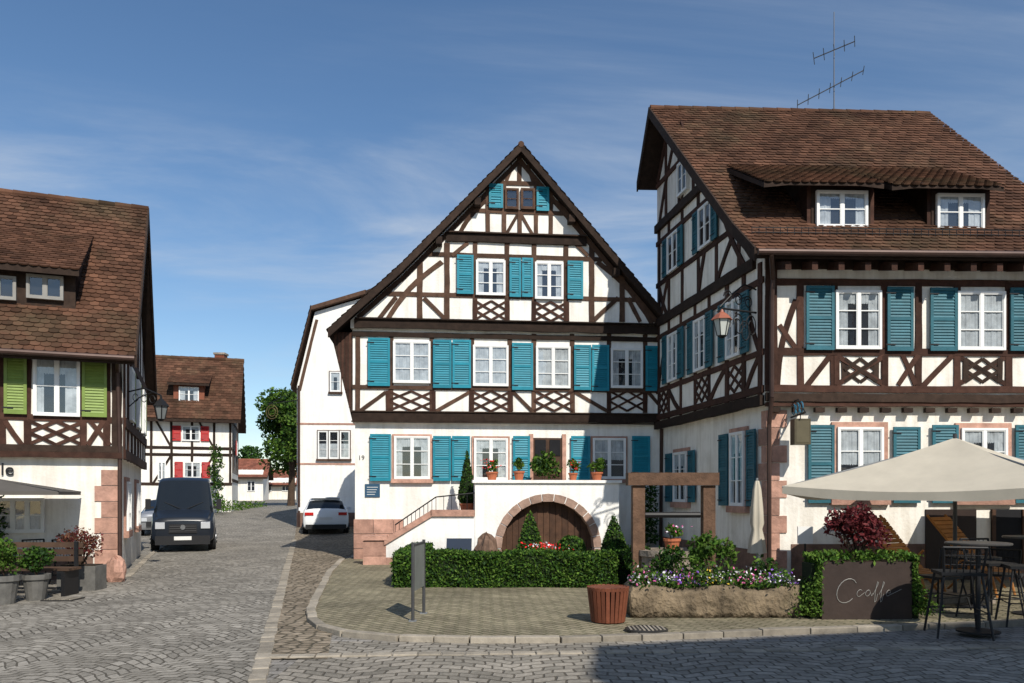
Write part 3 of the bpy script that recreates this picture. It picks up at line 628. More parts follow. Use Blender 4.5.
beam(h,S1,(-.25,6.3),(-5.0,sz(-5)-.28),.15,T,lift=.012); beam(h,S1,(-5.0,sz(-5)-.28),(-5.8,sz(-5.8)-.25),.15,T,lift=.012)
for a,b,c,d in ((-.1,4.5,-.7,5.8),(-2.5,zs,-1.6,4.4),(-.7,zs,-.1,4.4),(-3.3,4.45,-2.5,5.8),(-4.2,zs,-5,4.4),(-5.75,4.5,-5.1,5.8),(-.7,6.3,-2,8.2),(-2.1,6.3,-1.1,7.2),(-3.1,6.3,-2.1,8.3),(-5.6,6.3,-4.2,8.3),(-5.1,6.3,-5.7,7.2),(-2.7,8.8,-4.2,10.8),(-5.7,8.8,-4.4,10.8),(-4.2,8.8,-3.5,9.8)): beam(h,S1,(a,b),(c,d),.12,T,bow=.04)
for a,b in [(-1.6,-.8),(-3.25,-2.55),(-5.7,-5.05)]:
    for k in ((0,0,1,1),(0,1,1,0),(0,.5,.5,1),(.5,0,1,.5),(0,.5,.5,0),(.5,1,1,.5)): beam(h,S1,(lerp(a,b,k[0]),lerp(zs+.1,4.38,k[1])),(lerp(a,b,k[2]),lerp(zs+.1,4.38,k[3])),.06,T)
for a,b in ((-1.5,-.8),(-3.25,-2.55),(-4.95,-4.25)):
    window(h,S1,a+.02,4.55,b-.02,5.75,rows=3,curt=2)
    shutter(h,S1,a-.36,4.55,a-.02,5.78,TEALD); shutter(h,S1,b+.02,4.55,b+.36,5.78,TEALD)
for a,b in ((-2.95,-2.25),(-4.95,-4.25)): window(h,S1,a,7.3,b,8.25,rows=2,curt=0); shutter(h,S1,a-.34,7.3,a-.02,8.25,TEALD); shutter(h,S1,b+.02,7.3,b+.3,8.25,TEALD)
window(h,S1,-4.25,9.0,-3.65,9.8,rows=2,curt=0)
for u0,v0,u1,v1 in ((733,432,747,506),(676,452,689,502)):
    q=boxpx(Sf,u0,v0,u1,v1); window(h,Sf,*q,curt=2,sur=(SAND,.09)); shutter(h,Sf,q[0]-.55,q[1],q[0]-.12,q[3],TEALD); shutter(h,Sf,q[2]+.12,q[1],q[2]+.5,q[3],TEALD)
h.done()

# ornate wall lantern + wrought sign on corner
L_=H('wall_lantern')
o=S1.P(-.15,5.35,.05)
arm=L_['bracket']
dirv=Vector((-.72,-.35,0)).normalized()
arm.path([o+V3(0,0,-.1),o+dirv*.85+V3(0,0,-.1)],.02,IRON)
arm.path([o+V3(0,0,.35),o+dirv*.3+V3(0,0,.42),o+dirv*.6+V3(0,0,.2),o+dirv*.9+V3(0,0,-.08)],.016,IRON)
for k in range(3):
    c=o+dirv*(.2+.25*k)+V3(0,0,.08+.03*k); pts=[c+dirv*(math.cos(t)*.11*(1-t/16))+V3(0,0,math.sin(t)*.13*(1-t/16)) for t in [i*.5 for i in range(20)]]; arm.path(pts,.013,IRON,4)
    c=o+dirv*(.12+.16*k)+V3(0,0,-.38-.12*(k%2)); pts=[c+dirv*(math.cos(t)*.14*(1-t/14))+V3(0,0,math.sin(t)*.24*(1-t/14)) for t in [i*.5 for i in range(18)]]; arm.path(pts,.013,IRON,4)
lc=o+dirv*.85+V3(0,0,-.62)
LG=mat('lantern_glass',(.5,.52,.48),.2,.05)
arm.tube(lc+V3(0,0,.42),lc+V3(0,0,.52),.015,.015,IRON)
L_['lamp'].lathe(lc,[(.09,0),(.16,.3)],LG,6); L_['lamp'].lathe(lc+V3(0,0,.3),[(.21,0),(.12,.1),(.04,.15),(.02,.2)],mat('copper_cap',(.3,.10,.06),.5,.2),6); L_['lamp'].lathe(lc-V3(0,0,.05),[(.03,0),(.1,.05)],IRON,6)
for i in range(6):
    t=math.pi/3*i; L_['lamp'].tube(lc+V3(math.cos(t)*.092,math.sin(t)*.092,0),lc+V3(math.cos(t)*.162,math.sin(t)*.162,.3),.010,.010,IRON,4)
L_.done()
L_=H('hanging_sign'); o=Rf.P(.45,3.2,0)
L_['bracket'].path([o,o+V3(0,-.75,.02)],.018,IRON); 
for k in range(3):
    c=o+V3(0,-.15-.2*k,.14); L_['bracket'].path([c+V3(.0,math.cos(t)*.09,math.sin(t)*.1) for t in [i*.6 for i in range(11)]],.012,mat('gilt_blue',(.05,.2,.3),.5,.1),4)
L_['bracket'].path([o+V3(0,0,.3),o+V3(0,-.4,.3),o+V3(0,-.75,.02)],.012,IRON,4)
L_['board'].box(o+V3(.0,-.5,-.32),(.15,.12,.24),mat('sign_olive',(.075,.062,.035),.5,.15)); L_['board'].box(o+V3(.0,-.5,-.32),(.12,.124,.2),mat('sign_olive2',(.10,.085,.05),.5,.15))
L_['board'].tube(o+V3(0,-.5,-.08),o+V3(0,-.5,0),.01,.01,IRON,4)
L_.done()

# =================== LEFT HOUSE ===================
h=H('half_timbered_house')
C=(-8.07,16.3); Lf=Fr(C,(.931,.365)); Ls=Fr(C,(-.365,.931)); LW=7; LD=7
zf=Lf.px(60,458)[1]; eh=Lf.px(60,345)[1]+.1
w=h['walls']; foot(w,[Lf.P(-LW,0),Lf.P(0,0),Ls.P(LD,0),Lf.P(-LW,0)+Ls.ex*LD],-.1,zf,PLR)
L1=Lf.off(.1); Ls1=Ls.off(.1)
foot(w,[Lf.P(-LW,0,.1),Lf.P(.1,0,.1),Ls.P(LD,0,.1),Lf.P(-LW,0)+Ls.ex*LD],zf,eh,PLR)
zr=8.75; hd=LD/2
w.prism(Ls,[(-.1,eh),(LD,eh),(hd,zr-.25)],-LW,.1,PLR)
OL=.36
E0=Ls.P(-.65,eh-.35,OL);K0=Ls.P(hd,zr,OL);B0=Ls.P(LD+.6,eh-.3,OL); sh=Lf.ex*-(LW+.5)
rf=h['roof']; 
slab(rf,E0+sh,E0,K0,K0+sh,.16,TIM);slab(rf,K0+sh,K0,B0,B0+sh,.16,TIM)
tl=h['roof_tiles'];tiles(tl,E0+sh,E0,K0,K0+sh,TILE,.18,.15);tiles(tl,B0,B0+sh,K0+sh,K0,TILE); ridge(tl,K0+sh,K0,TILE,.1)
for a,b in ((E0,K0),(K0,B0)): o=Ls.en*.04; slab(rf,a+V3(0,0,.05),a+V3(0,0,.05)+o,b+V3(0,0,.05)+o,b+V3(0,0,.05),.26,TIM)
h['gutter'].tube(E0+sh+V3(0,0,-.05)+Lf.en*.07,E0+V3(0,0,-.05)+Lf.en*.07,.06,.06,GUT,10)
h['gutter'].path([E0+V3(0,0,-.1)+Lf.ex*-.3,L1.P(.02,eh-.6,.1),Lf.P(.05,zf,.12),Lf.P(.05,.1,.12)],.045,GUT,8)
Dl=Lf.off(-.35); q=boxpx(Dl,-45,272,70,302); dm=h['dormer']
dm.rect(Dl,q[0]-.1,q[1]-.35,q[2]+.1,q[3]+.08,-2.0,0,TIM)
p0=Dl.P(q[0]-.5,q[3]+.08,.3);p1=Dl.P(q[2]+.2,q[3]+.08,.3)
bk=Dl.en*-2.3
def lroof(p):
    s=(p-Ls.P(0,0)).dot(Ls.ex); return lerp(eh-.35,zr,(s+.65)/(hd+.65))
pb1=p1+bk; pb1.z=lroof(pb1)+.05; pb0=p0+bk; pb0.z=lroof(pb0)+.05
slab(dm,p0,p1,pb1,pb0,.12,TIM); tiles(h['dormer_tiles'],p0,p1,pb1,pb0,TILE,.18,.15,.02)
for s in (q[2]+.1,):
    b_=Dl.P(s,0,-2.0); b_.z=lroof(b_); dm.face([Dl.P(s,q[1]-.35,0),Dl.P(s,q[3]+.14,0),V3(b_.x,b_.y,b_.z)],TIM)
DWF=mat('dormer_frame_grey',(.25,.24,.22),.6,.15)
for a,b in ((-20,17),(27,64)): qq=boxpx(Dl,a,276,b,300); window(h,Dl,*qq,cols=2,rows=1,curt=0,fm=DWF)
T=TIMR
def bl(v,w_,m,lift=.004): z=L1.px(60,v)[1]; beam(h,L1,(-LW,z),(.1,z),w_,m,lift=lift)
bl(346,.16,TIM,.04); bl(418,.12,T); bl(448,.14,TIM,.04); bl(455,.12,T,.06)
for u in (2,28,84,107): bpx(h,L1,u,346,u,448,.13,T)
bpx(h,L1,117,346,117,450,.18,TIM,lift=.02)
lattice(h,L1,28,421,84,445,T,.07)
bpx(h,L1,88,445,104,421,.09,T);bpx(h,L1,5,421,22,445,.09,T); bpx(h,L1,110,445,90,421,.08,T)
shpx(h,L1,4,352,27,414,GREEN);shpx(h,L1,82,356,107,417,GREEN)
wpx(h,L1,33,356,80,416,cols=2,rows=2,curt=2)
for a in (-3.2,-4.6): window(h,L1,a,3.6,a+.9,4.8,curt=2)
wpx(h,Lf,-5,498,44,533,cols=3,rows=2,curt=3)
z=-.05;j=0
while z<zf-.35:
    Lq=.42 if j%2 else .3
    h['quoins'].rect(Lf,-Lq,z,.012,z+.31,-.2,.02+U(0,.012),SAND); h['quoins'].rect(Ls,0,z,.75-Lq,z+.31,-.2,.02+U(0,.01),SAND); z+=.325; j+=1
h['plinth'].rect(Lf,-LW,-.05,-.45,.45,-.1,.015,PLIN)
for zz in (zf+.1,zf+.75,eh-.1): beam(h,Ls1,(0,zz),(LD,zz),.2,T,lift=.02)
for s in (0.1,1,2,3,4,5,6,6.9): beam(h,Ls1,(s,zf),(s,min(eh+s*.9,eh+(LD-s)*.9)),.18,T)
for s in (1,3,5): beam(h,Ls1,(s,zf+.8),(s+1,eh-.1),.14,T,bow=.04)
for s in (1.1,3.1,5.1): window(h,Ls1,s,zf+.9,s+.8,eh-.3,curt=0); shutter(h,Ls1,s+.82,zf+.9,s+1.15,eh-.3,GREEN)
for s in (1.5,4.5): window(h,Ls,s,.9,s+.8,2.0,curt=2,sur=(SAND,.1))
lh=h.done()
text('Mühle',Lf.P(Lf.px(-36,475)[0],Lf.px(0,475)[1],.03),.34,IRON,Lf,'lettering',lh,.012)
L_=H('wall_lantern'); lc=at(161,419,16.9)
o=Ls.P(1.0,lc.z+.62,.1)
tp=V3(lc.x,lc.y,lc.z+.5)
L_['bracket'].path([o,o.lerp(tp,.5)+V3(0,0,.12),tp],.016,IRON); L_['bracket'].path([o-V3(0,0,.35),o.lerp(tp,.35)-V3(0,0,.1),o.lerp(tp,.75)+V3(0,0,.05)],.012,IRON)
for k in range(3):
    c=o.lerp(tp,.25+.25*k)-V3(0,0,.1); L_['bracket'].path([c+(tp-o).normalized()*math.cos(t)*.08+V3(0,0,math.sin(t)*.08) for t in [i*.6 for i in range(11)]],.009,IRON,4)
LG2=mat('lantern_glass_dark',(.16,.17,.17),.15,.1)
L_['lamp'].lathe(lc,[(.08,0),(.14,.27)],LG2,6);L_['lamp'].lathe(lc+V3(0,0,.27),[(.18,0),(.1,.1),(.03,.16),(.015,.24)],IRON,6);L_['lamp'].lathe(lc-V3(0,0,.05),[(.03,0),(.09,.05)],IRON,6)
for i in range(6): t=math.pi/3*i; L_['lamp'].tube(lc+V3(math.cos(t)*.082,math.sin(t)*.082,0),lc+V3(math.cos(t)*.142,math.sin(t)*.142,.27),.012,.012,IRON,4)
L_.done()
L_=H('cafe_parasol'); cc=Lf.P(-2.40,0,1.5); 
tz_=2.10; pts=[cc+Lf.ex*a*1.75+Lf.en*b*1.35 for a,b in ((-1,-1),(1,-1),(1,1),(-1,1))]
for i in range(4):
    a=pts[i];b=pts[(i+1)%4]; a=V3(a.x,a.y,1.76);b=V3(b.x,b.y,1.76); t_=V3(cc.x,cc.y,tz_)
    L_['canopy'].face([a,b,t_],GREYC); L_['canopy'].face([a-V3(0,0,.06),b-V3(0,0,.06),b,a],GREYC); L_['ribs'].tube(a,t_-V3(0,0,.02),.012,.012,IRON,5)
L_['pole'].tube((cc.x,cc.y,0),(cc.x,cc.y,tz_),.03,.03,IRON); L_['pole'].lathe((cc.x,cc.y,0.02),[(.3,0),(.3,.06),(.05,.1)],IRON)
L_.done()

# =================== FAR HOUSES ===================
def gabled(name,corner,ex,W,Dp,z0,eave,rz,wall,tile,tw=.35,ov=.5):
    hh=H(name); Ff=Fr(corner,ex); Fs=Fr(corner,(-ex[1],ex[0]))
    foot(hh['walls'],[Ff.P(-W,0),Ff.P(0,0),Fs.P(Dp,0),Ff.P(-W,0)+Fs.ex*Dp],z0-1,eave,wall)
    hh['walls'].prism(Fs,[(0,eave),(Dp,eave),(Dp/2,rz-.2)],-W,0,wall)
    a=Fs.P(-.6,eave-.4,ov);k=Fs.P(Dp/2,rz,ov);b=Fs.P(Dp+.6,eave-.4,ov);s=Ff.ex*-(W+2*ov)
    slab(hh['roof'],a+s,a,k,k+s,.2,TIM);slab(hh['roof'],k+s,k,b,b+s,.2,TIM)
    tiles(hh['roof_tiles'],a+s,a,k,k+s,tile,tw,tw*.8);tiles(hh['roof_tiles'],b,b+s,k+s,k,tile,tw,tw*.8); ridge(hh['roof_tiles'],k+s,k,tile,.15,.5)
    return hh,Ff,Fs
c=at(232,500,47)
hh,Ff,Fs=gabled('half_timbered_house',(c.x,c.y),(.96,.28),7.5,7,.6,6.5,10.2,PL,TILE,.3)
for v in (421,448,455,484): z=Ff.px(200,v)[1]; beam(hh,Ff,(-7.5,z),(0,z),.17,TIM)
for s in (-.1,-1,-2.2,-3.3,-4.4,-5.5): beam(hh,Ff,(s,Ff.px(200,484)[1]),(s,6.3),.14,TIM)
for s in (-1,-3.3,-5.5): beam(hh,Ff,(s-1,Ff.px(200,484)[1]),(s,Ff.px(200,455)[1]),.12,TIM); beam(hh,Ff,(s,Ff.px(200,448)[1]),(s-1,6.3),.12,TIM)
for v in (421,450,480): z=Ff.px(200,v)[1]; beam(hh,Fs,(0,z),(7,z),.18,TIM)
for s in (.1,1.2,2.3,3.5,4.7,5.8,6.9): beam(hh,Fs,(s,3),(s,6.4+min(s,7-s)*1.0),.15,TIM)
beam(hh,Fs,(1.2,7.6),(5.8,7.6),.15,TIM); beam(hh,Fs,(1.2,3.2),(2.3,5),.14,TIM);beam(hh,Fs,(4.7,5),(5.8,3.2),.14,TIM)
for (u0,v0,u1,v1) in ((182,426,200,441),(184,462,201,478)):
    q=boxpx(Ff,u0,v0,u1,v1); window(hh,Ff,*q,rows=2,curt=2); shutter(hh,Ff,q[0]-.5,q[1],q[0]-.05,q[3],REDS); shutter(hh,Ff,q[2]+.05,q[1],q[2]+.5,q[3],REDS)
q=boxpx(Ff,158,462,166,480); window(hh,Ff,*q,rows=2,curt=2)
for zz in (4.2,6.4): window(hh,Fs,3.8,zz,4.6,zz+.95,rows=2,curt=0); shutter(hh,Fs,3.4,zz,3.75,zz+.95,REDS)
Dd=Ff.off(-.6); q=boxpx(Dd,179,387,199,402); hh['dormer'].rect(Dd,q[0]-.3,q[1]-.7,q[2]+.3,q[3]+.2,-2.2,0,REDW); window(hh,Dd,*q,rows=2,curt=2)
p0=Dd.P(q[0]-.6,q[3]+.2,.4);p1=Dd.P(q[2]+.6,q[3]+.2,.4); bk=Dd.en*-2.8+V3(0,0,1.0); slab(hh['dormer'],p0,p1,p1+bk,p0+bk,.15,TIM); tiles(hh['dormer_tiles'],p0,p1,p1+bk,p0+bk,TILE,.3,.24)
ch=at(221,356,50.5); hh['chimney'].box((ch.x,ch.y,9.6),(.3,.3,1.0),REDW); hh['chimney'].box((ch.x,ch.y,10.62),(.36,.36,.06),STONE)
hh.done()
h=H('plaster_house'); W0=Fr((at(297,500,36).x,36),(.995,.098))
pp=[W0.px(*p) for p in ((297,386),(315,312),(366,297),(420,330))]
W_=pp[3][0]
h['walls'].prism(W0,[(0,0),(0,pp[0][1]),(pp[1][0],pp[1][1]),(pp[2][0],pp[2][1]),(W_,pp[3][1]),(W_,0)],-14,0,PLW)
ov=[W0.px(*p) for p in ((292,388),(312,309),(366,293),(424,330))]
for (a,b),(c,d) in zip(ov,ov[1:]):
    h['roof'].hexa([W0.P(a,b-.1,.3),W0.P(c,d-.1,.3),W0.P(c,d-.1,-14.5),W0.P(a,b-.1,-14.5),W0.P(a,b+.08,.3),W0.P(c,d+.08,.3),W0.P(c,d+.08,-14.5),W0.P(a,b+.08,-14.5)],TIML)
tiles(h['roof_tiles'],W0.P(ov[0][0],ov[0][1]+.1,.3),W0.P(ov[0][0],ov[0][1]+.1,-14.5),W0.P(ov[1][0],ov[1][1]+.1,-14.5),W0.P(ov[1][0],ov[1][1]+.1,.3),TILE2,.4,.3)
for u in (318,329,340): q=boxpx(W0,u,431,u+10,459); window(h,W0,*q,cols=1,rows=3,curt=3,sur=(TIML,.04))
q=boxpx(W0,330,372,341,392); window(h,W0,*q,cols=1,rows=2,curt=2,sur=(TIML,.04))
for v in (424,464): z=W0.px(320,v)[1]; beam(h,W0,(0,z),(W_,z),.08,SAND)
h['plinth'].rect(W0,0,0,W_,.9,-.1,.03,PLIN)
h['downpipe'].tube(W0.P(.1,0,.1),W0.P(.1,pp[0][1],.1),.06,.06,GUT)
beam(h,W0,(.12,pp[0][1]-.2),(pp[1][0]+.1,pp[1][1]-.35),.14,TIML)
h.done()
L_=H('hanging_sign'); o=W0.P(.05,at(300,400,36).z,.0); e_=at(268,404,36)
L_['bracket'].path([o,e_],.02,IRON); L_['bracket'].path([o+V3(0,0,.5),o.lerp(e_,.5)+V3(0,0,.25),e_],.015,IRON)
GOLD=mat('gilt_old',(.12,.085,.035),.45,.2,metal=.3)
for rr_,ph in ((.26,0),(.16,1)): L_['wreath'].path([at(272,412,36)+V3(math.cos(t+ph)*rr_,0,math.sin(t+ph)*rr_*1.2) for t in [i*.45 for i in range(15)]],.018,GOLD,5)
L_['wreath'].tube(at(272,412,36)+V3(-.2,0,.3),e_,.012,.012,IRON,4)
L_.done()
for (u,d,W,Dp,ev,rz,wl,tlm) in ((263,85,9,8,4.0,5.6,PLR,TILER),(296,95,8,8,3.3,4.7,PLR,TILER),(252,105,9,9,4.2,6.4,PL,TILE)):
    c=at(u,500,d); hh,Ff,Fs=gabled('distant_house',(c.x,c.y),(.97,.22),W,Dp,gz(d),ev,rz,wl,tlm,.5)
    for s in (-1.6,-3.6,-5.6): window(hh,Ff,s,gz(d)+1.0,s+.8,gz(d)+2.1,rows=2,curt=0)
    hh.done()
c=at(165,500,70); hh,Ff,Fs=gabled('plaster_house',(c.x-2,c.y),(.96,.28),8,8,1,6,9,PLR,TILE,.4); hh.done()
# house behind the viewpoint, on the near side of the square
hh=H('town_house'); Bf=Fr((6.26,-1.48),(-.963,-.27))
foot(hh['walls'],[Bf.P(0,0),Bf.P(-14,0),Bf.P(-14,0,-9),Bf.P(0,0,-9)],-.1,9.9,PLR)
a=Bf.P(.3,9.8,.3);b=Bf.P(-14.3,9.8,.3);k1=Bf.P(-14.3,12.8,-4.5);k0=Bf.P(.3,12.8,-4.5);e0=Bf.P(.3,9.8,-9.3);e1=Bf.P(-14.3,9.8,-9.3)
slab(hh['roof'],a,b,k1,k0,.2,TIM);slab(hh['roof'],k0,k1,e1,e0,.2,TIM); tiles(hh['roof_tiles'],a,b,k1,k0,TILE,.4,.3)
hh['walls'].face([Bf.P(0,9.9,0),Bf.P(0,12.6,-4.5),Bf.P(0,9.9,-9)],PLR);hh['walls'].face([Bf.P(-14,9.9,0),Bf.P(-14,12.6,-4.5),Bf.P(-14,9.9,-9)],PLR)
for zz in (1.2,4.2,7.2):
    for i in range(5): window(hh,Bf,-13+i*2.6,zz,-12+i*2.6,zz+1.4,curt=2,sur=(SAND,.1))
hh.done()

# =================== VEGETATION ===================
def ell(c,r,n,mb,sz,ms,shell=.55):
    c=Vector(c)
    for _ in range(n):
        while True:
            p=Vector((U(-1,1),U(-1,1),U(-1,1)))
            if shell<p.length<1: break
        mb.leaf(c+Vector((p.x*r[0],p.y*r[1],p.z*r[2])),sz,random.choice(ms))
def blob(mb,c,r,m,n=12):
    c=Vector(c); prof=[(max(.001,math.sin(math.pi*i/6))*1,-math.cos(math.pi*i/6)) for i in range(7)]
    vs=[];
    for rr,z in prof:
        for i in range(n): t=2*math.pi*i/n; k=U(.88,1.0); vs.append(c+Vector((math.cos(t)*rr*r[0]*k,math.sin(t)*rr*r[1]*k,z*r[2])))
    fs=[(j*n+i,j*n+(i+1)%n,(j+1)*n+(i+1)%n,(j+1)*n+i) for j in range(6) for i in range(n)]
    mb.mesh(vs,fs,m)
def tree(base,ht,cr,ms,n=3500,lsz=.22,name='deciduous_tree',clumps=16,trunk=.3):
    t=H(name); b=Vector(base)
    t['trunk'].tube(b,b+V3(.1,0,ht*.35),trunk,trunk*.7,BARK,10); t['trunk'].tube(b+V3(.1,0,ht*.35),b+V3(0,.1,ht*.75),trunk*.7,trunk*.2,BARK,8)
    cs=[]
    for i in range(clumps):
        a=U(0,6.28); rr=cr*U(.25,.85); z=ht*U(.34,.92); k=1-abs(z/ht-.6)*1.3
        p=b+V3(math.cos(a)*rr*k,math.sin(a)*rr*k,z); cs.append((p,cr*U(.28,.45)))
        t['limbs'].tube(b+V3(0,0,ht*U(.3,.5)),p,trunk*.25,.03,BARK,5)
    for p,r in cs: ell(p,(r,r,r*.8),n//clumps,t['foliage'],lsz,ms,.3)
    t.done()
tree((at(291,500,62).x,62,.8),9.4,3.6,[LEAF,LEAFL,LEAFL,LEAF,LEAFD],15000,.17,clumps=36)
tree((at(250,500,110).x,110,1.2),7,4,[LEAF,LEAFD],3000,.3)
tree((-19,125,1.2),8,5,[LEAFD,LEAF],3000,.35)
t=MB(); 
for k in range(9): ell(at(216+U(-4,4),450+k*7,45.5),(.35,.35,.35),110,t,.09,[LEAF,LEAFL,LEAFD],.1)
t.build('climbing_plant')
t=MB()
for k in range(14): ell(at(222+k*3,506,44+k*1.2),(.5,.4,.35),60,t,.09,[LEAF,LEAFL],.1)
t.build('shrub_row')

def hedge(name,x0,y0,x1,y1,z0,z1,n,ms,sz=.035,inset=.03):
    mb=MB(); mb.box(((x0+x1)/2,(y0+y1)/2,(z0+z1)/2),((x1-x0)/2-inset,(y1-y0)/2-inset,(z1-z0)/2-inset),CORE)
    A=[((x1-x0)*(z1-z0),0),((x1-x0)*(z1-z0)*.3,1),((y1-y0)*(z1-z0),2),((y1-y0)*(z1-z0),3),((x1-x0)*(y1-y0),4)]
    tot=sum(a for a,_ in A)
    for a,k in A:
        for _ in range(int(n*a/tot)):
            x,y,z=U(x0,x1),U(y0,y1),U(z0,z1); j=random.gauss(0,.020)+.025*math.sin(x*4)+.015*math.sin(z*11+x*3)
            if k==0:y=y0+j
            if k==1:y=y1+j
            if k==2:x=x0+j
            if k==3:x=x1+j
            if k==4:z=z1+j+.01
            mb.leaf(V3(x,y,z),sz,random.choice(ms))
    return mb.build(name)
HM=[LEAF,LEAF,LEAFL,LEAFD]
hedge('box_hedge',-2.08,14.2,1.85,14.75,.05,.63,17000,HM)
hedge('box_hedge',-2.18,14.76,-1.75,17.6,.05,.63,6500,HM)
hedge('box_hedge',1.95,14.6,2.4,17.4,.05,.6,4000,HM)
def topiary(name,c,shape,r,ht,pot=None,n=1500,ms=None):
    t=H(name); c=Vector(c); z0=c.z
    if pot:
        pr,ph,pm=pot; t['pot'].lathe(c,[(pr*.7,0),(pr,ph*.85),(pr*1.1,ph*.86),(pr*1.1,ph),(pr*.95,ph),(pr*.9,ph-.03)],pm,16); z0+=ph
    ms=ms or HM
    if shape=='cone':
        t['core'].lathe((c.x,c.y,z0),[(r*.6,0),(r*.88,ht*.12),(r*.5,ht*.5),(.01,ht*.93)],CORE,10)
        for _ in range(n):
            k=1-math.sqrt(R()); a=U(0,6.28); rr=r*(1-k)**.85*(.88+.2*R())*min(1,.6+k*4); t['foliage'].leaf(V3(c.x+math.cos(a)*rr,c.y+math.sin(a)*rr,z0+k*ht),.035,random.choice(ms))
    else:
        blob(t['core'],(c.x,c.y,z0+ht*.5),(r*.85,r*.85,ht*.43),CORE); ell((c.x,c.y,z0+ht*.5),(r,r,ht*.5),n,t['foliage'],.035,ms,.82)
    t['trunk'].tube((c.x,c.y,c.z),(c.x,c.y,z0+.1),.03,.03,BARK,6)
    t.done()
def PX(u,d): return (u-512)/FPX*d
topiary('topiary_cone',(PX(530,15.6),15.6,.05),'cone',.42,1.36,n=2700)
topiary('topiary_cone',(PX(614,15.6),15.6,.05),'cone',.42,1.28,n=2700)
topiary('topiary_ball',(PX(571,15.4),15.4,.38),'ball',.29,.54,n=1600)
topiary('topiary_ball',(PX(640,14.2),14.2,.3),'ball',.3,.5,n=900)
def rock(name,c,r,m):
    mb=MB(); n=14; vs=[]; c=Vector(c)
    for j in range(9):
        for i in range(n):
            t=2*math.pi*i/n; p=math.pi*j/8; k=1+.14*math.sin(3*t+j)+U(-.06,.06); vs.append(c+V3(math.sin(p)*math.cos(t)*r[0]*k,math.sin(p)*math.sin(t)*r[1]*k,-math.cos(p)*r[2]*k))
    mb.mesh(vs,[(j*n+i,j*n+(i+1)%n,(j+1)*n+(i+1)%n,(j+1)*n+i) for j in range(8) for i in range(n)],m); return mb.build(name,smooth=False)
rock('boulder',(PX(487,16),16,.4),(.25,.25,.5),mat('rock_brown',(.16,.10,.07),.9,.3,6,.8,15))
fb=H('flower_bed'); fb['soil'].box((-.1,15.9,.1),(1.6,1.1,.12),SOIL)
for _ in range(2600): p=V3(U(-1.7,1.8),U(14.9,16.9),.2); fb['foliage'].leaf(p+V3(0,0,U(0,.35)),.05,random.choice([LEAF,LEAFD,LEAFL]))
for _ in range(200): fb['flowers'].leaf(V3(random.gauss(.62,.22),U(15,15.6),U(.6,.78)),.032,random.choice([FLR,FLR,FLR,FLW]))
fb.done()
ib=H('information_board'); c=V3(PX(459,15.2),15.2,0); ib['panel'].box((c.x,c.y,.72),(.24,.02,.16),mat('panel_dark',(.02,.03,.05),.3,.1),Matrix.Rotation(-.5,3,'X')); ib['post'].tube((c.x,c.y,0),(c.x,c.y,.68),.03,.03,STEEL); ib['post'].box((c.x,c.y,.06),(.1,.1,.012),STEEL); ib.done()

zt=tz+.07
def pot_plant(name,c,pr,ph,pm,crown,n,ms,sz=.05,fl=None):
    t=H(name); c=Vector(c); t['pot'].lathe(c,[(pr*.68,0),(pr*.95,ph*.8),(pr*1.08,ph*.81),(pr*1.08,ph),(pr*.92,ph),(pr*.9,ph-.03)],pm,14)
    t['soil'].lathe(c+V3(0,0,ph-.05),[(pr*.9,0),(pr*.9,.02)],SOIL,12)
    for i in range(6): a=U(0,6.28); t['stems'].tube(c+V3(0,0,ph-.03),c+V3(math.cos(a)*crown[0]*.5,math.sin(a)*crown[0]*.5,ph+crown[2]*U(.5,1.4)),.007,.004,BARK,4)
    for i in range(6):
        o_=V3(U(-.5,.5)*crown[0],U(-.5,.5)*crown[1],U(-.4,.7)*crown[2]); k=U(.4,.65)
        ell(c+V3(0,0,ph+crown[2]*.9)+o_,(crown[0]*k,crown[1]*k,crown[2]*k),n//6,t['foliage'],sz,ms,.15)
    if fl:
        for _ in range(40): a=Vector((random.gauss(0,.6),random.gauss(0,.6),U(-.5,1))); t['flowers'].leaf(c+V3(a.x*crown[0],a.y*crown[0],ph+crown[2]*(.9+a.z)),.03,random.choice(fl))
    t.done()
def TP(u,n=-.2): return TW.P(TW.px(u,480,n)[0],zt,n)
pot_plant('potted_plant',TP(492),.14,.2,TERRA,(.16,.16,.16),150,[LEAF,LEAFL],.045,[FLR])
pot_plant('potted_plant',TP(519),.13,.22,TERRA,(.18,.15,.18),200,[LEAF,LEAFL],.05)
pot_plant('potted_plant',TP(573),.11,.18,TERRA,(.17,.14,.17),200,[LEAF,LEAFL],.05,[FLR])
pot_plant('potted_plant',TP(597),.14,.2,TERRA,(.22,.15,.18),240,[LEAF,LEAFL],.05)
pot_plant('potted_plant',TP(545,-.9)-V3(0,0,.4),.18,.3,TERRA,(.40,.3,.42),600,[LEAF,LEAFD,LEAFL],.07)
topiary('topiary_cone',TW.P(TW.px(467,510,-.8)[0],TW.px(467,512)[1]-.1,-.8),'cone',.24,1.35,(.18,.3,TERRA),1500,[LEAFD,LEAF])
t=MB()
for k in range(4): ell(M.P(Wd-.55,.6+.4*k,.4),(.28,.25,.25),160,t,.06,[LEAFD,LEAF],.1)
t.build('shrub')
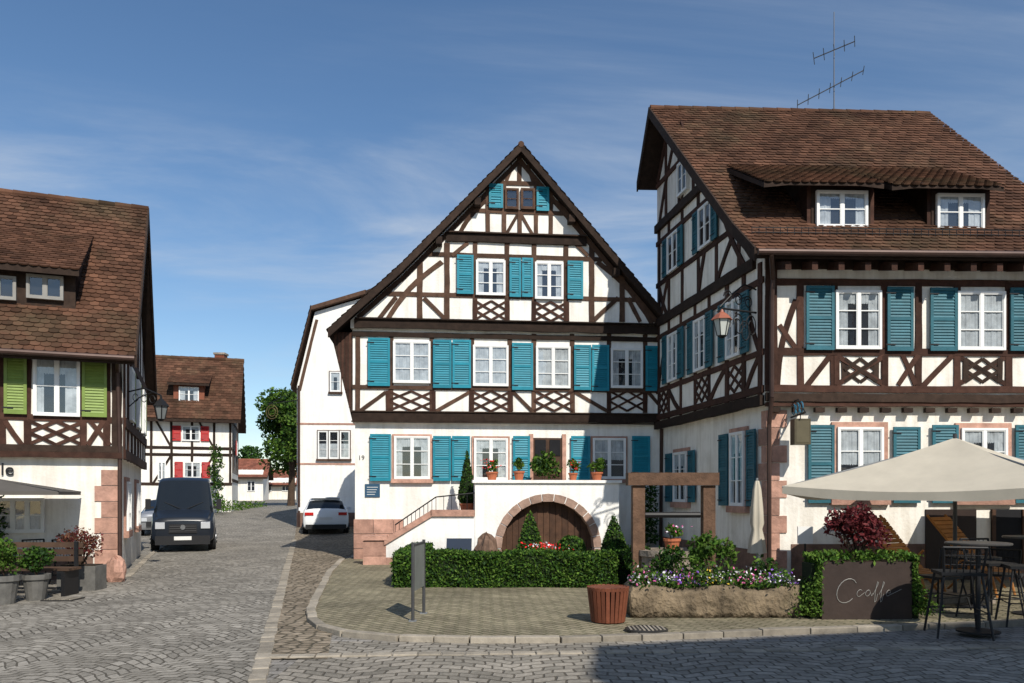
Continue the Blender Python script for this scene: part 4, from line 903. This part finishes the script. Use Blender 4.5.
# =================== WELL FRAME ===================
wf=H('wooden_well_frame'); d=14.0; BW=mat('beam_weathered',(.115,.065,.04),.85,.4,4,.8,22,rv=.12,dist=.02)
xa,xb=PX(627,d),PX(717,d)
wf['lintel'].box(((xa+xb)/2,d,2.0-.02),((xb-xa)/2,.16,.11),BW)
for x in (PX(638,d),PX(708,d)): wf['posts'].box((x,d,.935),(.105,.11,.93),BW); wf['footings'].box((x,d,.12),(.16,.16,.1),STONE)
wf['roller'].tube((PX(645,d),d,1.35),(PX(700,d),d,1.35),.05,.05,IRON)
wf['well_ring'].lathe(((xa+xb)/2,d+.05,0.02),[(.6,0),(.58,.6),(.62,.62),(.62,.72),(.45,.72),(.45,.2)],STONE,18)
wf.done()
pot_plant('potted_plant',(PX(672,13.6),13.6,.72),.14,.24,TERRA,(.16,.15,.12),200,[LEAF,LEAFL],.04,[FLP,FLW])
# =================== STONE TROUGH ===================
tr_=H('stone_flower_trough'); x0,x1=PX(630,10.8),PX(797,10.8); yd=10.75
n=48; vs=[]
prof=[(-.36,.04),(-.38,.14),(-.375,.26),(-.36,.38),(-.32,.45),(-.26,.44),(.26,.44),(.34,.45),(.38,.2),(.34,.04)]
for i in range(n+1):
    x=lerp(x0,x1,i/n)
    for a,z in prof: vs.append(V3(x+(U(-.01,.01)),yd+.3+a+random.gauss(0,.016),z+random.gauss(0,.012)+(.035 if z>.37 else 0)*math.sin(i*.3)))
k=len(prof); fs=[(i*k+j,(i+1)*k+j,(i+1)*k+(j+1)%k,i*k+(j+1)%k) for i in range(n) for j in range(k)]+[tuple(range(k)),tuple(range(n*k,n*k+k))]
STT=mat('trough_stone',(.165,.125,.080),.95,.6,3.5,1,14,rv=.1,dist=.06,moss=(.07,.075,.03))
tr_['trough'].mesh(vs,fs,STT)
for _ in range(3400):
    x=U(x0+.05,x1-.05); tr_['foliage'].leaf(V3(x,yd+.3+random.gauss(0,.16),.44+abs(random.gauss(0,.09))*(1.1+.5*math.sin(x*5))),.035,random.choice([LEAF,LEAFL,LEAFD]))
for _ in range(650):
    x=U(x0+.03,x1-.03); kk=int((x-x0)*3.1)%5; tr_['flowers'].leaf(V3(x,yd+.2+random.gauss(0,.17),.5+abs(random.gauss(0,.08))),.024,random.choice([[FLP,FLW],[FLV,FLW],[FLP,FLV],[FLW,FLY],[FLW,FLP]][kk]))
tr_.done(smooth=('trough',))
def shrub(name,c,r,n,ms,sz=.05,stems=7):
    t=H(name); c=Vector(c)
    for i in range(stems):
        a=U(0,6.28); t['stems'].tube(V3(c.x,c.y,c.z),c+V3(math.cos(a)*r[0]*.7,math.sin(a)*r[1]*.7,r[2]*U(.9,1.7)),.014,.005,BARK,5)
        p=c+V3(math.cos(a)*r[0]*.6,math.sin(a)*r[1]*.6,r[2]*U(.7,1.6)); k=U(.3,.5); ell(p,(r[0]*k,r[1]*k,r[2]*k*.8),n//(stems+1),t['foliage'],sz,ms,.1)
    ell(c+V3(0,0,r[2]*1.3),(r[0]*.6,r[1]*.6,r[2]*.6),n//(stems+1),t['foliage'],sz,ms,.1)
    t.done()
shrub('shrub',(PX(712,12),12,.3),(.36,.3,.46),800,[LEAFL,LEAF],.05,11)
shrub('shrub',(PX(668,12.6),12.6,.2),(.34,.3,.4),600,[LEAFD,LEAF],.045,9)
shrub('shrub',(PX(762,12.2),12.2,.1),(.28,.3,.4),450,[LEAFD,LEAF,LEAFL],.045)
shrub('shrub',(PX(690,11.6),11.6,.3),(.22,.2,.3),300,[LEAF,LEAFL],.04)
# =================== WOODEN TUB ===================
tb=H('wooden_planter'); c=V3(PX(608,10.35),10.35,.05)
for i in range(26):
    a=2*math.pi*i/26; q=Matrix.Rotation(a,3,'Z'); 
    p=c+V3(math.cos(a)*.235,math.sin(a)*.235,.24); t2=q@Matrix.Rotation(.12,3,'Y'); tb['slats'].box(p,(.012,.023,.225),REDW,t2)
tb['hoops'].lathe(c+V3(0,0,.06),[(.215,0),(.22,.03)],IRON,26); tb['liner'].lathe(c+V3(0,0,.02),[(.18,0),(.215,.38),(.20,.39)],DARKIN,20); tb['rim'].lathe(c+V3(0,0,.42),[(.27,0),(.275,.035),(.23,.035)],REDW,26)
tb.done()
# =================== STREET INFO SIGN ===================
sg=H('information_sign'); c=V3(PX(418.5,10.75),10.75,0); q=Matrix.Rotation(1.47,3,'Z')
for s in (-.34,.34): p=c+q@V3(s,0,0); sg['posts'].tube((p.x,p.y,0),(p.x,p.y,1.08),.022,.022,STEELD,8); sg['posts'].box((p.x,p.y,.055),(.05,.05,.008),STEEL)
sg['panel'].box((c.x,c.y,.74),(.30,.014,.30),mat('sign_panel_grey',(.17,.18,.17),.5,.15),q); sg['frame'].box((c.x,c.y,1.045),(.34,.02,.012),STEELD,q); sg.done()
# =================== CAFE PLANTER ===================
cp=H('cafe_planter_box'); d=10.55; x0,x1=PX(822,d),PX(913,d); zt_=1.7-(562-495)/FPX*d
Pf=Fr((x0,d),(1,.02)); Lp=x1-x0
cp['box'].rect(Pf,0,.05,Lp,zt_,-.42,0,PLANT); cp['soil'].rect(Pf,.03,zt_-.0,Lp-.03,zt_+.012,-.38,-.03,SOIL)
for _ in range(900): cp['ivy'].leaf(Pf.P(U(-.05,Lp+.05),zt_+U(-.02,.14),-U(-.03,.4)),.035,random.choice([LEAF,LEAFL]))
for sx,sgn in ((0,-1),(Lp,1)):
    for _ in range(2600):
        z=U(.1,zt_+.1); wdt=.27*(.6+.4*math.sin(z*5+1)); cp['ivy'].leaf(Pf.P(sx+sgn*abs(random.gauss(.10,.09))*(wdt/.2),z,U(-.42,.06)),.028,random.choice([LEAF,LEAFL,LEAFL]))
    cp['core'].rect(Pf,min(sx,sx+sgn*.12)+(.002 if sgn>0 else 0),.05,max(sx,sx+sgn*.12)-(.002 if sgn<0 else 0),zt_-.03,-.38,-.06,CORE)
def stroke(pts,k=.0035): cp['lettering'].path([Pf.P(a,z,.005) for a,z in pts],k,SILVER,5)
def arcs(cx_,cz_,rx,rz,t0,t1,n=14,sh=.25): return [(cx_+rx*math.cos(lerp(t0,t1,i/n))+sh*rz*math.sin(lerp(t0,t1,i/n)),cz_+rz*math.sin(lerp(t0,t1,i/n))) for i in range(n+1)]
stroke(arcs(.33,.43,.13,.16,.7,5.6),.005)
xx=.50
stroke(arcs(xx,.40,.035,.045,.8,5.6)+[(xx+.07,.41)]); stroke(arcs(xx+.11,.40,.03,.04,.4,6.6)+[(xx+.16,.36),(xx+.18,.40)])
for f in (.21,.29): stroke([(xx+f-.03,.38),(xx+f+.03,.50),(xx+f+.045,.54),(xx+f+.03,.55),(xx+f,.42),(xx+f-.01,.28),(xx+f+.01,.30),(xx+f+.03,.39)])
stroke([(xx+.36,.40)]+arcs(xx+.385,.40,.025,.04,0,5.5)+[(xx+.5,.42),(xx+.56,.45)])
cp.done()
shrub('japanese_maple',(PX(858,10.8),10.8,zt_-.02),(.46,.32,.42),1700,[LEAFR,LEAFR,LEAFR],.04,16)
# =================== PARASOLS ===================
ps=H('cafe_parasol'); cx,cyy=PX(955,12.5),12.5; top=V3(cx,cyy,2.60); rr=2.74; ez=1.84
cr_=[V3(cx+math.cos(a)*rr,cyy+math.sin(a)*rr,ez) for a in [math.pi+.03+i*math.pi/2 for i in range(4)]]
for i in range(4):
    a,b=cr_[i],cr_[(i+1)%4]; K=12
    def pt(s_,q_):
        e_=a.lerp(b,s_/K); t=q_/8; p=top.lerp(e_,t); sag=math.sin(math.pi*s_/K)*.10*t+.05*math.sin(math.pi*t); return V3(p.x,p.y,p.z-sag)
    for s in range(K):
        for r_ in range(8):
            ps['canopy'].face([pt(s,r_),pt(s,r_+1),pt(s+1,r_+1),pt(s+1,r_)] if r_ else [pt(s,0),pt(s,1),pt(s+1,1)],CANV,.5)
        e1,e2=pt(s,8),pt(s+1,8); ps['valance'].face([e1,e2,e2-V3(0,0,.13+.015*math.sin(s)),e1-V3(0,0,.13+.015*math.sin(s-1))],CANV,.5)
    ps['ribs'].tube(a-V3(0,0,.02),top-V3(0,0,.07),.014,.014,STEEL,5)
    ps['ribs'].tube(a.lerp(top,.5)-V3(0,0,.05),V3(cx,cyy,1.75),.01,.01,STEEL,5)
ps['pole'].tube((cx,cyy,0),top+V3(0,0,.06),.03,.03,STEELD,10); ps['base'].box((cx,cyy,.11),(.4,.4,.06),STONE); ps.done()
ps=H('closed_parasol'); c=V3(PX(757,14.0),14.0,0); zt2=1.95
ps['pole'].tube(c,c+V3(0,0,2.0),.022,.022,STEEL); ps['base'].box(c+V3(0,0,.1),(.22,.22,.05),STONE)
n=20; vs=[]; prof=[(.03,zt2),(.06,1.8),(.085,1.5),(.10,1.2),(.075,1.1),(.11,.9),(.14,.68)]
for r_,z in prof:
    for i in range(n): t=2*math.pi*i/n; kk=1+.28*math.cos(5*t); vs.append(c+V3(math.cos(t)*r_*kk,math.sin(t)*r_*kk,z))
ps['fabric'].mesh(vs,[(j*n+i,j*n+(i+1)%n,(j+1)*n+(i+1)%n,(j+1)*n+i) for j in range(len(prof)-1) for i in range(n)],CANV,.5); ps.done(smooth=('fabric',))
ps=H('cafe_parasol'); c=V3(9.6,13.7,0); top=V3(9.6,13.7,2.25); cr_=[c+V3(a*1.35,b*1.2,1.86) for a,b in ((-1,-1),(1,-1),(1,1),(-1,1))]
for i in range(4):
    a,b=cr_[i],cr_[(i+1)%4]; ps['canopy'].face([a,b,top],CANV,.5); ps['canopy'].face([a-V3(0,0,.12),b-V3(0,0,.12),b,a],CANV,.5)
ps['pole'].tube(c,top,.03,.03,STEEL); ps['base'].box(c+V3(0,0,.1),(.3,.3,.05),STONE); ps.done()
# =================== CAFE FURNITURE ===================
def bar_table(c,r=.36,ht=1.08):
    t=H('bar_table'); c=Vector(c); t['top'].lathe(c+V3(0,0,ht-.03),[(r-.01,0),(r,.01),(r,.025),(r-.01,.03)],mat('table_top',(.06,.055,.05),.35,.1),24)
    t['post'].tube(c,c+V3(0,0,ht-.03),.03,.03,IRON,8); t['base'].lathe(c,[(.24,0),(.24,.02),(.04,.05)],IRON,20); t.done()
def stool(c,yaw,seat=.74,back=1.05,w=.2,name='bar_chair'):
    t=H(name); c=Vector(c); q=Matrix.Rotation(yaw,3,'Z'); P=lambda x,y,z:c+q@V3(x,y,z)
    for x in (-1,1):
        for y in (-1,1): t['legs'].tube(P(x*(w+.06),y*(w+.06),0),P(x*w*.85,y*w*.85,seat),.014,.014,IRON,6)
        t['backrest'].tube(P(x*w*.85,w*.85,seat),P(x*w*1.0,w*1.25,back),.014,.014,IRON,6)
    for i in range(7): a=lerp(-w*.9,w*.9,i/6); t['backrest'].tube(P(a,w*.9,seat),P(a,w*1.22,back),.006,.006,IRON,4)
    for zz in (.35,.7): z_=lerp(seat,back,zz); t['backrest'].tube(P(-w*.95,w*(.85+.4*zz),z_),P(w*.95,w*(.85+.4*zz),z_),.006,.006,IRON,4)
    t['backrest'].tube(P(-w,w*1.25,back),P(w,w*1.25,back),.015,.015,IRON,6)
    t['seat'].box(P(0,0,seat),(w,w,.018),IRON,q)
    fz=seat*.4; kk=w*1.12
    for a,b in (((-kk,-kk),(kk,-kk)),((kk,-kk),(kk,kk)),((kk,kk),(-kk,kk)),((-kk,kk),(-kk,-kk))): t['legs'].tube(P(*a,fz),P(*b,fz),.008,.008,IRON,5)
    t.done()
bar_table((PX(978,9.6),9.6,.05)); stool((PX(962,9.35)-.05,9.35,.05),2.9,w=.23); stool((PX(1026,10.1),10.1,.05),-1.9,w=.22); stool((PX(990,10.6),10.6,.05),.2,w=.22)
bar_table((PX(1032,11.0),11.0,.05)); stool((PX(940,11.6),11.6,.05),-1.2,.46,.85,.22,'bistro_chair'); stool((PX(1005,11.9),11.9,.05),2.5,.46,.85,.22,'bistro_chair')
t=H('bistro_table'); c=V3(PX(972,11.8),11.8,.05); t['top'].lathe(c+V3(0,0,.71),[(.38,0),(.38,.03)],IRON,20); t['post'].tube(c,c+V3(0,0,.71),.025,.025,IRON); t['base'].lathe(c,[(.22,0),(.2,.03),(.03,.05)],IRON,16); t.done()
def lounger(c,yaw,W=.5):
    t=H('wooden_deck_chair'); c=Vector(c); q=Matrix.Rotation(yaw,3,'Z'); P=lambda x,y,z:c+q@V3(x,y,z)
    for x in (-W/2,W/2): t['frame'].tube(P(x,-.55,.12),P(x,.5,1.3),.022,.022,ORW,6); t['frame'].tube(P(x,.45,0),P(x,-.3,.75),.02,.02,ORW,6); t['frame'].tube(P(x,-.8,.35),P(x,.2,.45),.02,.02,ORW,6); t['frame'].tube(P(x,-.7,0),P(x,-.6,.4),.02,.02,ORW,6)
    for i in range(12):
        f=.28+i*.058; p=P(0,-.55+1.05*f,.12+1.18*f+.03); t['slats'].box(p,(W/2+.03,.036,.01),ORW,q@Matrix.Rotation(.86,3,'X'))
    for i in range(7): p=P(0,-.75+i*.1,.40+i*.012); t['slats'].box(p,(W/2+.02,.035,.01),ORW,q)
    t.done()
lounger((PX(912,12.6),13.1,.05),.5); lounger((PX(985,12.9),13.5,.05),.5)
mbd=H('menu_board'); c=V3(PX(805,14.9),14.9,0); mbd['board'].box((c.x,c.y,.95),(.14,.02,.16),WHITE); mbd['post'].tube((c.x,c.y,.05),(c.x,c.y,.9),.02,.02,IRON); mbd['base'].lathe((c.x,c.y,.05),[(.14,0),(.14,.02),(.03,.04)],IRON); mbd.done()
# =================== LEFT PLANTERS ===================
GREYP=mat('planter_grey',(.12,.115,.105),.7,.3,5,.3,20)
def tub(u,v,w_,ht,crown,ms,name='potted_plant',n=500,sz=.04):
    d=1353.9/(v-495); pot_plant(name,(PX(u,d),d,.0),w_,ht,GREYP,crown,n,ms,sz)
tub(36,600,.2,.42,(.26,.24,.22),[LEAF,LEAFD],n=1000,sz=.035); tub(4,604,.22,.45,(.3,.26,.28),[LEAF,LEAFL],n=1000,sz=.035)
shrub('japanese_maple',(PX(80,14.3),14.3,.38),(.46,.35,.40),1300,[mat('leaf_rust',(.14,.06,.03),.6,.3,rv=.4,transl=.2),LEAFR],.03,16)
bx=H('planter_box'); bx['box'].box((PX(82,14.3),14.3,.22),(.34,.2,.22),GREYP); bx['box'].box((PX(82,14.3),14.3,.446),(.30,.16,.008),SOIL); bx.done()
bx=H('wooden_bench'); c=V3(PX(20,13.2),13.5,0); WB_=mat('bench_wood',(.07,.04,.025),.7,.3,5,rv=.2)
for i in range(4): bx['seat'].box(c+V3(0,-.15+i*.1,.45),(.75,.045,.02),WB_)
for i in range(3): bx['backrest'].box(c+V3(0,.25,.6+i*.12),(.75,.015,.045),WB_)
for x in (-.65,.65): bx['legs'].box(c+V3(x,0,.21),(.03,.2,.21),IRON); bx['legs'].box(c+V3(x,.22,.45),(.03,.02,.45),IRON)
bx.done()
for k in range(2): stool((PX(40+k*22,15.0),15.0+k*.3,0),1+k*2,.46,.85,.2,'bistro_chair')
rock('boulder',(PX(116,15.6),15.6,.2),(.2,.18,.28),SAND)
t=MB()
for k in range(6): ell(V3(-9.9-k*.05,15.1+.1*k,.3+.25*k),(.3,.25,.25),180,t,.05,[LEAFD,LEAF],.1)
t.build('shrub')

# =================== VEHICLES ===================
def wheel(mb,c,ax,r,w_):
    q=Vector(ax).to_track_quat('Z','Y').to_matrix(); c=Vector(c)
    TY=mat('tyre',(.015,.015,.016),.85,.1); AL=mat('alloy',(.4,.41,.42),.35,.1,metal=.7)
    mb.lathe(c-Vector(ax)*w_/2,[(r*.62,0),(r*.95,.0),(r,.03),(r,w_-.03),(r*.95,w_),(r*.62,w_)],TY,24,q)
    for s in (-1,1):
        mb.lathe(c+Vector(ax)*(s*w_*.5-.01),[(r*.6,0),(r*.6,.02)],AL,20,q)
        for i in range(5):
            a=i*math.pi*.4; v2=q@V3(math.cos(a+.5),math.sin(a+.5),0); mb.tube(c+Vector(ax)*s*(w_*.5+.012)+v2*r*.38,c+Vector(ax)*s*(w_*.5+.012)+v2*r*.4,r*.1,r*.1,TY,6)
def vloft(h,Mx,st,body,glass):
    def ring(y,zb,zl,zt_,wb,wt):
        hz=zl-zb
        half=[(0,zb),(wb*.86,zb),(wb*.97,zb+.10),(wb,zb+hz*.35),(wb*1.0,zb+hz*.7),(wb*.965,zl),(lerp(wb*.965,wt,.5)*1.005,lerp(zl,zt_-.06,.5)),(wt,zt_-.07),(wt*.93,zt_-.02),(wt*.6,zt_+.01),(0,zt_+.02)]
        return [Mx@V3(x,y,z) for x,z in half]+[Mx@V3(-x,y,z) for x,z in half[-2:0:-1]]
    rs=[ring(*s[:6]) for s in st]; n=len(rs[0]); b=h['body']
    for i in range(len(rs)-1):
        fl=st[i][6]
        for j in range(n):
            k=(j+1)%n; jj=min(j,n-1-j)
            isS=jj in(5,6); isT=jj in (7,8,9)
            m=glass if ((isS and 'S' in fl) or (isT and 'T' in fl)) else body
            b.face([rs[i][j],rs[i+1][j],rs[i+1][k],rs[i][k]],m,.5)
    b.face(rs[0],body,.5); b.face(rs[-1],body,.5)
CG=mat('car_glass',(.010,.013,.016),.06,.05,spec=.7)
def frame_at(x,y,z,d,k=1):
    d=Vector((d[0],d[1],0)).normalized(); xx=Vector((d.y,-d.x,0))
    return Matrix(((xx.x*k,d.x,0,x),(xx.y*k,d.y,0,y),(0,0,1,z),(0,0,0,1)))
RED=mat('tail_light',(.45,.01,.01),.2,.1); HL=mat('head_light',(.55,.57,.6),.1,.05,spec=.8); PLA=mat('number_plate',(.7,.7,.68),.4,.03); BLK=mat('black_plastic',(.015,.015,.017),.6,.1)
def mbx(mb,Mx,c,hs,m,rx=0):
    q=Mx.to_3x3(); q2=q@Matrix.Rotation(rx,3,'X'); mb.box(Mx@Vector(c),hs,m,q2)
def weldname(mb):
    idx={};nv=[];mp_=[]
    for v in mb.v:
        k=(round(v[0],4),round(v[1],4),round(v[2],4))
        if k not in idx: idx[k]=len(nv); nv.append(v)
        mp_.append(idx[k])
    mb.v=nv; mb.f=[tuple(dict.fromkeys(mp_[i] for i in f)) for f in mb.f]
def vdone(v):
    weldname(v['body']); e=v.done()
    for o in e.children:
        if o.name.startswith('body'):
            b=o.modifiers.new('bevel','BEVEL'); b.width=.03; b.segments=2; b.limit_method='ANGLE'; b.angle_limit=math.radians(25)
            for p in o.data.polygons: p.use_smooth=True
    return e
v=H('parked_van'); VB=mat('paint_anthracite',(.012,.016,.024),.28,.05,spec=.45)
Mx=frame_at(PX(183,23.7),23.7,0,(-.355,.935),.92)
vloft(v,Mx,[(0,.38,.80,.92,.80,.74,''),(.06,.30,.92,1.02,.93,.80,''),(.5,.28,1.10,1.16,.97,.86,''),(.8,.28,1.16,1.24,.98,.88,'TS'),(1.5,.28,1.20,2.14,.98,.80,''),(1.7,.28,1.22,2.22,.98,.80,'S'),(2.5,.28,1.22,2.26,.98,.80,''),(5.5,.28,1.22,2.26,.98,.80,''),(5.7,.35,1.2,2.20,.95,.77,'')],VB,CG)
D_=v['details']
mbx(D_,Mx,(0,-.005,.70),(.42,.03,.13),BLK)
for i in range(3): mbx(D_,Mx,(0,-.04,.63+i*.07),(.40,.012,.010),STEELD)
mbx(D_,Mx,(0,-.06,.36),(.82,.08,.13),BLK); mbx(D_,Mx,(0,-.15,.42),(.26,.01,.055),PLA)
for s in (-1,1):
    mbx(D_,Mx,(s*.68,.0,.80),(.14,.06,.09),HL,.2); mbx(D_,Mx,(s*1.10,.95,1.42),(.08,.06,.16),BLK); mbx(D_,Mx,(s*1.0,.98,1.32),(.08,.03,.03),BLK); mbx(D_,Mx,(s*.68,-.10,.42),(.09,.02,.04),HL)
    for y in (.95,4.7): wheel(v['wheels'],Mx@V3(s*.88,y,.35),(Mx.to_3x3()@V3(1,0,0)).normalized(),.35,.22)
D_.lathe(Mx@V3(0,-.05,.74),[(.075,0),(.075,.02)],STEEL,16,Matrix.Rotation(math.pi/2,3,'X'))
for s in (-1,1): D_.tube(Mx@V3(s*.1,.78,1.28),Mx@V3(s*.1+.5*s,.98,1.48),.01,.01,BLK,4)
vdone(v)
v=H('parked_car'); WB=mat('paint_white',(.80,.81,.82),.25,.03,spec=.5)
Mx=frame_at(PX(326,32.2),32.2,.06,(-.24,.97))
vloft(v,Mx,[(0,.42,.82,.94,.80,.76,''),(.06,.28,.98,1.08,.88,.78,'T'),(.38,.24,1.02,1.42,.91,.66,''),(.5,.24,1.0,1.49,.91,.64,'S'),(1.1,.24,.98,1.55,.92,.64,'S'),(2.3,.24,.96,1.50,.92,.64,'TS'),(3.15,.24,.92,.99,.91,.76,''),(4.0,.26,.78,.86,.88,.72,''),(4.2,.35,.66,.74,.8,.66,'')],WB,CG)
D_=v['details']; mbx(D_,Mx,(0,-.04,.36),(.80,.08,.09),BLK); mbx(D_,Mx,(0,-.012,.70),(.26,.012,.055),PLA)
for s in (-1,1):
    mbx(D_,Mx,(s*.66,.01,.88),(.17,.04,.06),RED); mbx(D_,Mx,(s*1.02,2.75,1.03),(.1,.05,.07),WB)
    for y in (.8,3.4): wheel(v['wheels'],Mx@V3(s*.82,y,.33),Mx.to_3x3()@V3(1,0,0),.33,.21)
mbx(D_,Mx,(0,.42,1.52),(.58,.12,.02),WB,-.1)
vdone(v)
v=H('parked_car'); Mx=frame_at(PX(160,31.5),31.5,.05,(-.3,.954))
vloft(v,Mx,[(0,.42,.72,.8,.78,.70,''),(.05,.28,.82,.9,.86,.74,''),(1.0,.24,.92,1.0,.9,.76,'TS'),(1.8,.24,.98,1.45,.9,.62,'S'),(3.3,.24,.98,1.45,.9,.62,'TS'),(4.1,.28,.9,1.0,.88,.7,''),(4.2,.35,.8,.86,.8,.66,'')],mat('paint_silver',(.35,.36,.38),.3,.04,metal=.5),CG)
for s in (-1,1):
    mbx(v['details'],Mx,(s*.62,.0,.68),(.15,.05,.07),HL)
    for y in (.85,3.4): wheel(v['wheels'],Mx@V3(s*.8,y,.33),Mx.to_3x3()@V3(1,0,0),.33,.2)
mbx(v['details'],Mx,(0,-.02,.5),(.5,.03,.1),BLK)
vdone(v)

# =================== LIGHT / SKY / CAMERA ===================
az=math.radians(26); el=math.radians(41)
Dn=Vector((math.sin(az)*math.cos(el),-math.cos(az)*math.cos(el),math.sin(el)))
sl=bpy.data.lights.new('sun','SUN'); sl.energy=5.0; sl.angle=math.radians(.5); sl.color=(1,.945,.85)
so=bpy.data.objects.new('sun',sl); so.rotation_euler=Dn.to_track_quat('Z','Y').to_euler(); bpy.context.scene.collection.objects.link(so)
wd=bpy.data.worlds.new('World'); bpy.context.scene.world=wd; wd.use_nodes=True; N=wd.node_tree.nodes; L=wd.node_tree.links
bg=N['Background']; bg.inputs[1].default_value=.115
sk=N.new('ShaderNodeTexSky'); sk.sky_type='NISHITA'; sk.sun_disc=False; sk.sun_elevation=el; sk.sun_rotation=math.pi-az; sk.air_density=1.0; sk.dust_density=.2; sk.ozone_density=2.2
hs_=N.new('ShaderNodeHueSaturation'); hs_.inputs['Saturation'].default_value=1.12; hs_.inputs['Value'].default_value=1.05; L.new(sk.outputs[0],hs_.inputs['Color'])
tc=N.new('ShaderNodeTexCoord'); sx=N.new('ShaderNodeSeparateXYZ'); L.new(tc.outputs['Generated'],sx.inputs[0])
mz=N.new('ShaderNodeMath'); mz.operation='MAXIMUM'; mz.inputs[1].default_value=.05; L.new(sx.outputs[2],mz.inputs[0])
mz2=N.new('ShaderNodeMath'); mz2.operation='ADD'; mz2.inputs[1].default_value=.18; L.new(mz.outputs[0],mz2.inputs[0])
dx=N.new('ShaderNodeMath'); dx.operation='DIVIDE'; L.new(sx.outputs[0],dx.inputs[0]); L.new(mz2.outputs[0],dx.inputs[1])
dy=N.new('ShaderNodeMath'); dy.operation='DIVIDE'; L.new(sx.outputs[1],dy.inputs[0]); L.new(mz2.outputs[0],dy.inputs[1])
cx_=N.new('ShaderNodeCombineXYZ'); L.new(dx.outputs[0],cx_.inputs[0]); L.new(dy.outputs[0],cx_.inputs[1])
def cloud(rot,scl,noise,lo,hi,amt,seed):
    mp=N.new('ShaderNodeMapping'); mp.inputs['Location'].default_value=(seed,seed*.7,0); mp.inputs['Rotation'].default_value=(0,0,math.radians(rot)); mp.inputs['Scale'].default_value=scl; L.new(cx_.outputs[0],mp.inputs[0])
    n1=N.new('ShaderNodeTexNoise'); n1.inputs['Scale'].default_value=noise; n1.inputs['Detail'].default_value=11; n1.inputs['Roughness'].default_value=.60; n1.inputs['Distortion'].default_value=.7; L.new(mp.outputs[0],n1.inputs['Vector'])
    r1=N.new('ShaderNodeMapRange'); r1.interpolation_type='SMOOTHSTEP'; r1.inputs[1].default_value=lo; r1.inputs[2].default_value=hi; r1.inputs[3].default_value=0; r1.inputs[4].default_value=amt; L.new(n1.outputs['Fac'],r1.inputs[0]); return r1
c1=cloud(30,(.7,2.0,1),1.0,.36,.72,.85,3.1); c2=cloud(55,(.5,1.0,1),.6,.38,.62,1.0,7.7)
mm=N.new('ShaderNodeMath'); mm.operation='MULTIPLY'; L.new(c1.outputs[0],mm.inputs[0]); L.new(c2.outputs[0],mm.inputs[1])
mx=N.new('ShaderNodeMixRGB'); mx.inputs[2].default_value=(5.2,5.7,6.4,1); L.new(mm.outputs[0],mx.inputs[0]); L.new(hs_.outputs[0],mx.inputs[1]); L.new(mx.outputs[0],bg.inputs[0])
cam=bpy.data.cameras.new('camera'); co=bpy.data.objects.new('camera',cam); bpy.context.scene.collection.objects.link(co)
co.location=CAM; co.rotation_euler=(math.pi/2,0,0); cam.sensor_width=36; cam.lens=28; cam.shift_y=(495-341.5)/1024; cam.clip_end=3000; cam.clip_start=.05
sc=bpy.context.scene; sc.camera=co
sc.view_settings.view_transform='Standard'; sc.view_settings.look='None'; sc.view_settings.exposure=0
